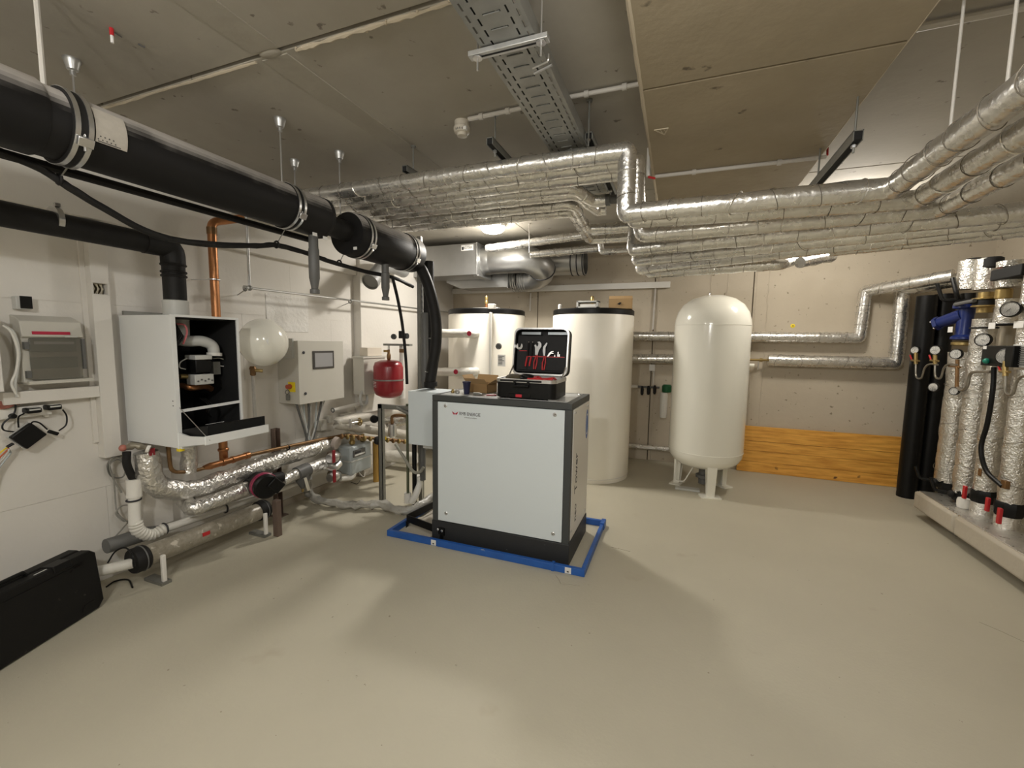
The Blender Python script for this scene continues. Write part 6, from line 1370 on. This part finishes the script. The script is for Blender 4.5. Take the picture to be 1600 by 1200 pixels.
# brass valve sets on second / third riser
t = thing('brass_valve', 'brass and black flange valve on second riser right of blue strainer', 'valve', (VX, y2_, vz(1530, 480)))
za_, zb2 = vz(1532, 482), vz(1532, 456)
part('lower_brass', G().lathe([(.05, 0), (.05, .04), (.085, .05), (.085, .06)], (VX, y2_+.02, za_-.04), Z, 20), BRASS, t)
part('black_disc', G().lathe([(.078, 0), (.078, .05)], (VX, y2_+.02, za_+.02), Z, 20), DARK, t)
part('upper_brass', G().lathe([(.085, 0), (.085, .012), (.05, .02), (.05, .06)], (VX, y2_+.02, za_+.07), Z, 20), BRASS, t)
part('dark_bracket', G().tube([(VX-.09, y2_+.25, za_+.05), (VX-.09, y2_-.02, za_+.06)], .016, 8), GREYP, t)
t = thing('flange_valve', 'wide black flange valve with red button at top of third riser', 'valve', (VX, y3_, vz(1570, 432)))
zf = vz(1575, 432)
part('black_body', G().cbox((VX-.02, y3_-.12, zf+.01), (.16, .34, .085)), DARK, t, .008); part('red_button', G().lathe([(.045, 0), (.045, .02)], (VX-.02, y3_+.055, zf+.01), Y, 18), REDP, t)
fit('top_coupling', 'coupling', 'black coupling above the strainer sleeve', VX, y1_-.02, vz(1500, 410), 2.26, .06, DARK)
fit('top_coupling', 'coupling', 'black and brass coupling above second riser sleeve', VX, y2_, vz(1533, 407), 2.26, .07, DARK)
fit('grey_brass', 'fitting', 'brass fitting on third riser below flange valve', VX-.02, y3_+.02, vz(1555, 470), vz(1555, 454), .05, BRASS)
for (px, py, w_, h_, lab) in ((1550, 509, .075, .05, 'white card tag on black strap at second riser'), (1592, 507, .10, .05, 'white card tag at photo edge on third riser')):
    p = at(px, py, X=VX-.09); solo('white_tag', G().cbox(p, (.004, w_, h_)), PAPER, lab, 'tag', 'white tags on the risers')
for (px0, px1, py, y_, lab) in ((1510, 1545, 513, y2_, 'thin black strap around second riser'), (1560, 1586, 507, y3_, 'thin black strap around third riser')):
    solo('strap', G().torus((VX, y_, vz((px0+px1)/2, py)), Z, .082, .007, 24, 6), DARK, lab, 'strap')
# black control box and grey heat sink
c = at(1556, 556, X=VX-.12)
bxx = thing('pump_controller', 'black control box with green button on the third riser', 'box', c)
k0, k1 = at(1535, 540, X=VX-.13), at(1580, 574, X=VX-.13)
part('controller_case', G().box((VX-.13, k1.y, k1.z), (VX-.05, k0.y, k0.z)), BLKP, bxx, .006)
gb = at(1541, 564, X=VX-.14); part('green_button', G().ball(gb, .022, 12), TEAL, bxx); part('small_label', G().cbox(at(1539, 543, X=VX-.131), (.002, .04, .025)), PAPER, bxx)
hk0, hk1 = at(1580, 538, X=VX-.10), at(1606, 575, X=VX-.10)
hk = thing('heat_sink', 'grey finned drive case right of black control box', 'pump', (VX-.08, hk1.y, hk1.z)); part('fin_body', G().box((VX-.09, hk1.y-.1, hk1.z), (VX-.02, hk0.y, hk0.z)), LGREY, hk, .004)
g = G(); n_ = 9
for k in range(n_): z_ = hk1.z+.02+(hk0.z-hk1.z-.04)*k/(n_-1); g.box((VX-.097, hk1.y-.06, z_-.004), (VX-.089, hk0.y-.03, z_+.004))
part('fins', g, GREYP, hk)
solo('control_cable', G().tube(spline([at(1553, 574, X=VX-.09), at(1551, 610, X=VX-.10), at(1543, 660, X=VX-.10), at(1533, 700, X=VX-.11), at(1541, 735, X=VX-.11), at(1566, 760, X=VX-.09)], 8), .016, 10), BLKP, 'thick black cable curving down from control box to fourth riser', 'cable')
solo('sensor_cube', G().cbox(at(1571, 757, X=VX-.08), (.03, .05, .06)), BROWN, 'small brown sensor block at lower end of black cable', 'sensor', bevel=.003)
solo('oval_label', G().cbox(at(1531, 738, X=VX-.075), (.004, .04, .06)), BROWN, 'small brown label on lower third riser', 'label')
# gauges with siphon tubes
gl_ = [(1429, 547, 5.55, 'pressure gauge on black pipe, furthest left at right of room'), (1461, 547, None, 'pressure gauge on right black pipe, second from left'), (1493, 553, None, 'pressure gauge in front of leftmost foil riser'),
       (1535, 531, None, 'white thermometer dial between second and third riser'), (1578, 483, None, 'large white thermometer dial near top of third riser'), (1570, 557, None, 'large pressure gauge in front of black control box'),
       (1458, 605, None, 'small white dial low beside right black pipe'), (1490, 611, None, 'small dial seen edge on at leftmost riser')]
for (px, py, y_, lab) in gl_:
    rad = {1429: .04, 1461: .045, 1493: .045, 1535: .052, 1578: .058, 1570: .058, 1458: .043, 1490: .035}[px]
    X0 = VX-.13 if px != 1429 else 2.27
    p = at(px, py, X=X0); gauge(p, (-.80, -.60, .03), rad, lab)
def siphon(px, py, lab, big=1):
    X0 = VX-.12 if px > 1440 else 2.28; t = thing('gauge_siphon', lab, 'pipe', at(px, py, X=X0), 'bent gauge tubes at right')
    q = lambda a, b: at(px+a*big, py+b*big, X=X0)
    part('gauge_cock', G().tube([q(0, -12), q(0, 6)], .016, 10).tube([q(-7, 0), q(5, 1)], .010, 8), BRASS, t); part('red_lever', G().tube([q(-9, -8), q(-6, 0)], .007, 8), REDP, t)
    part('siphon_tube', G().tube(spline([q(0, 4), q(0, 22), q(3, 28), q(9, 27), q(14, 12), q(22, 6), q(34, 7)], 6), .009, 8), mat('siphon_steel', (.30, .28, .24), .35, .8), t)
siphon(1431, 563, 'siphon tube below furthest left pressure gauge'); siphon(1461, 563, 'siphon tube below second pressure gauge'); siphon(1571, 580, 'large siphon tube below control box gauge', 1.3)
t = thing('gauge_siphon', 'brown stem pipe with bent tube below third gauge at leftmost riser', 'pipe', at(1494, 590, X=VX-.11))
q = lambda a, b: at(a, b, X=VX-.11)
part('stem', G().tube([q(1496, 562), q(1495, 606)], .014, 10).tube([q(1483, 572), q(1500, 574)], .009, 8), BROWN, t); part('siphon_tube', G().tube(spline([q(1495, 605), q(1503, 610), q(1511, 604), q(1516, 585), q(1526, 581), q(1548, 581)], 6), .012, 8), MATS['siphon_steel'], t)
# pipe and duct behind upper right corner
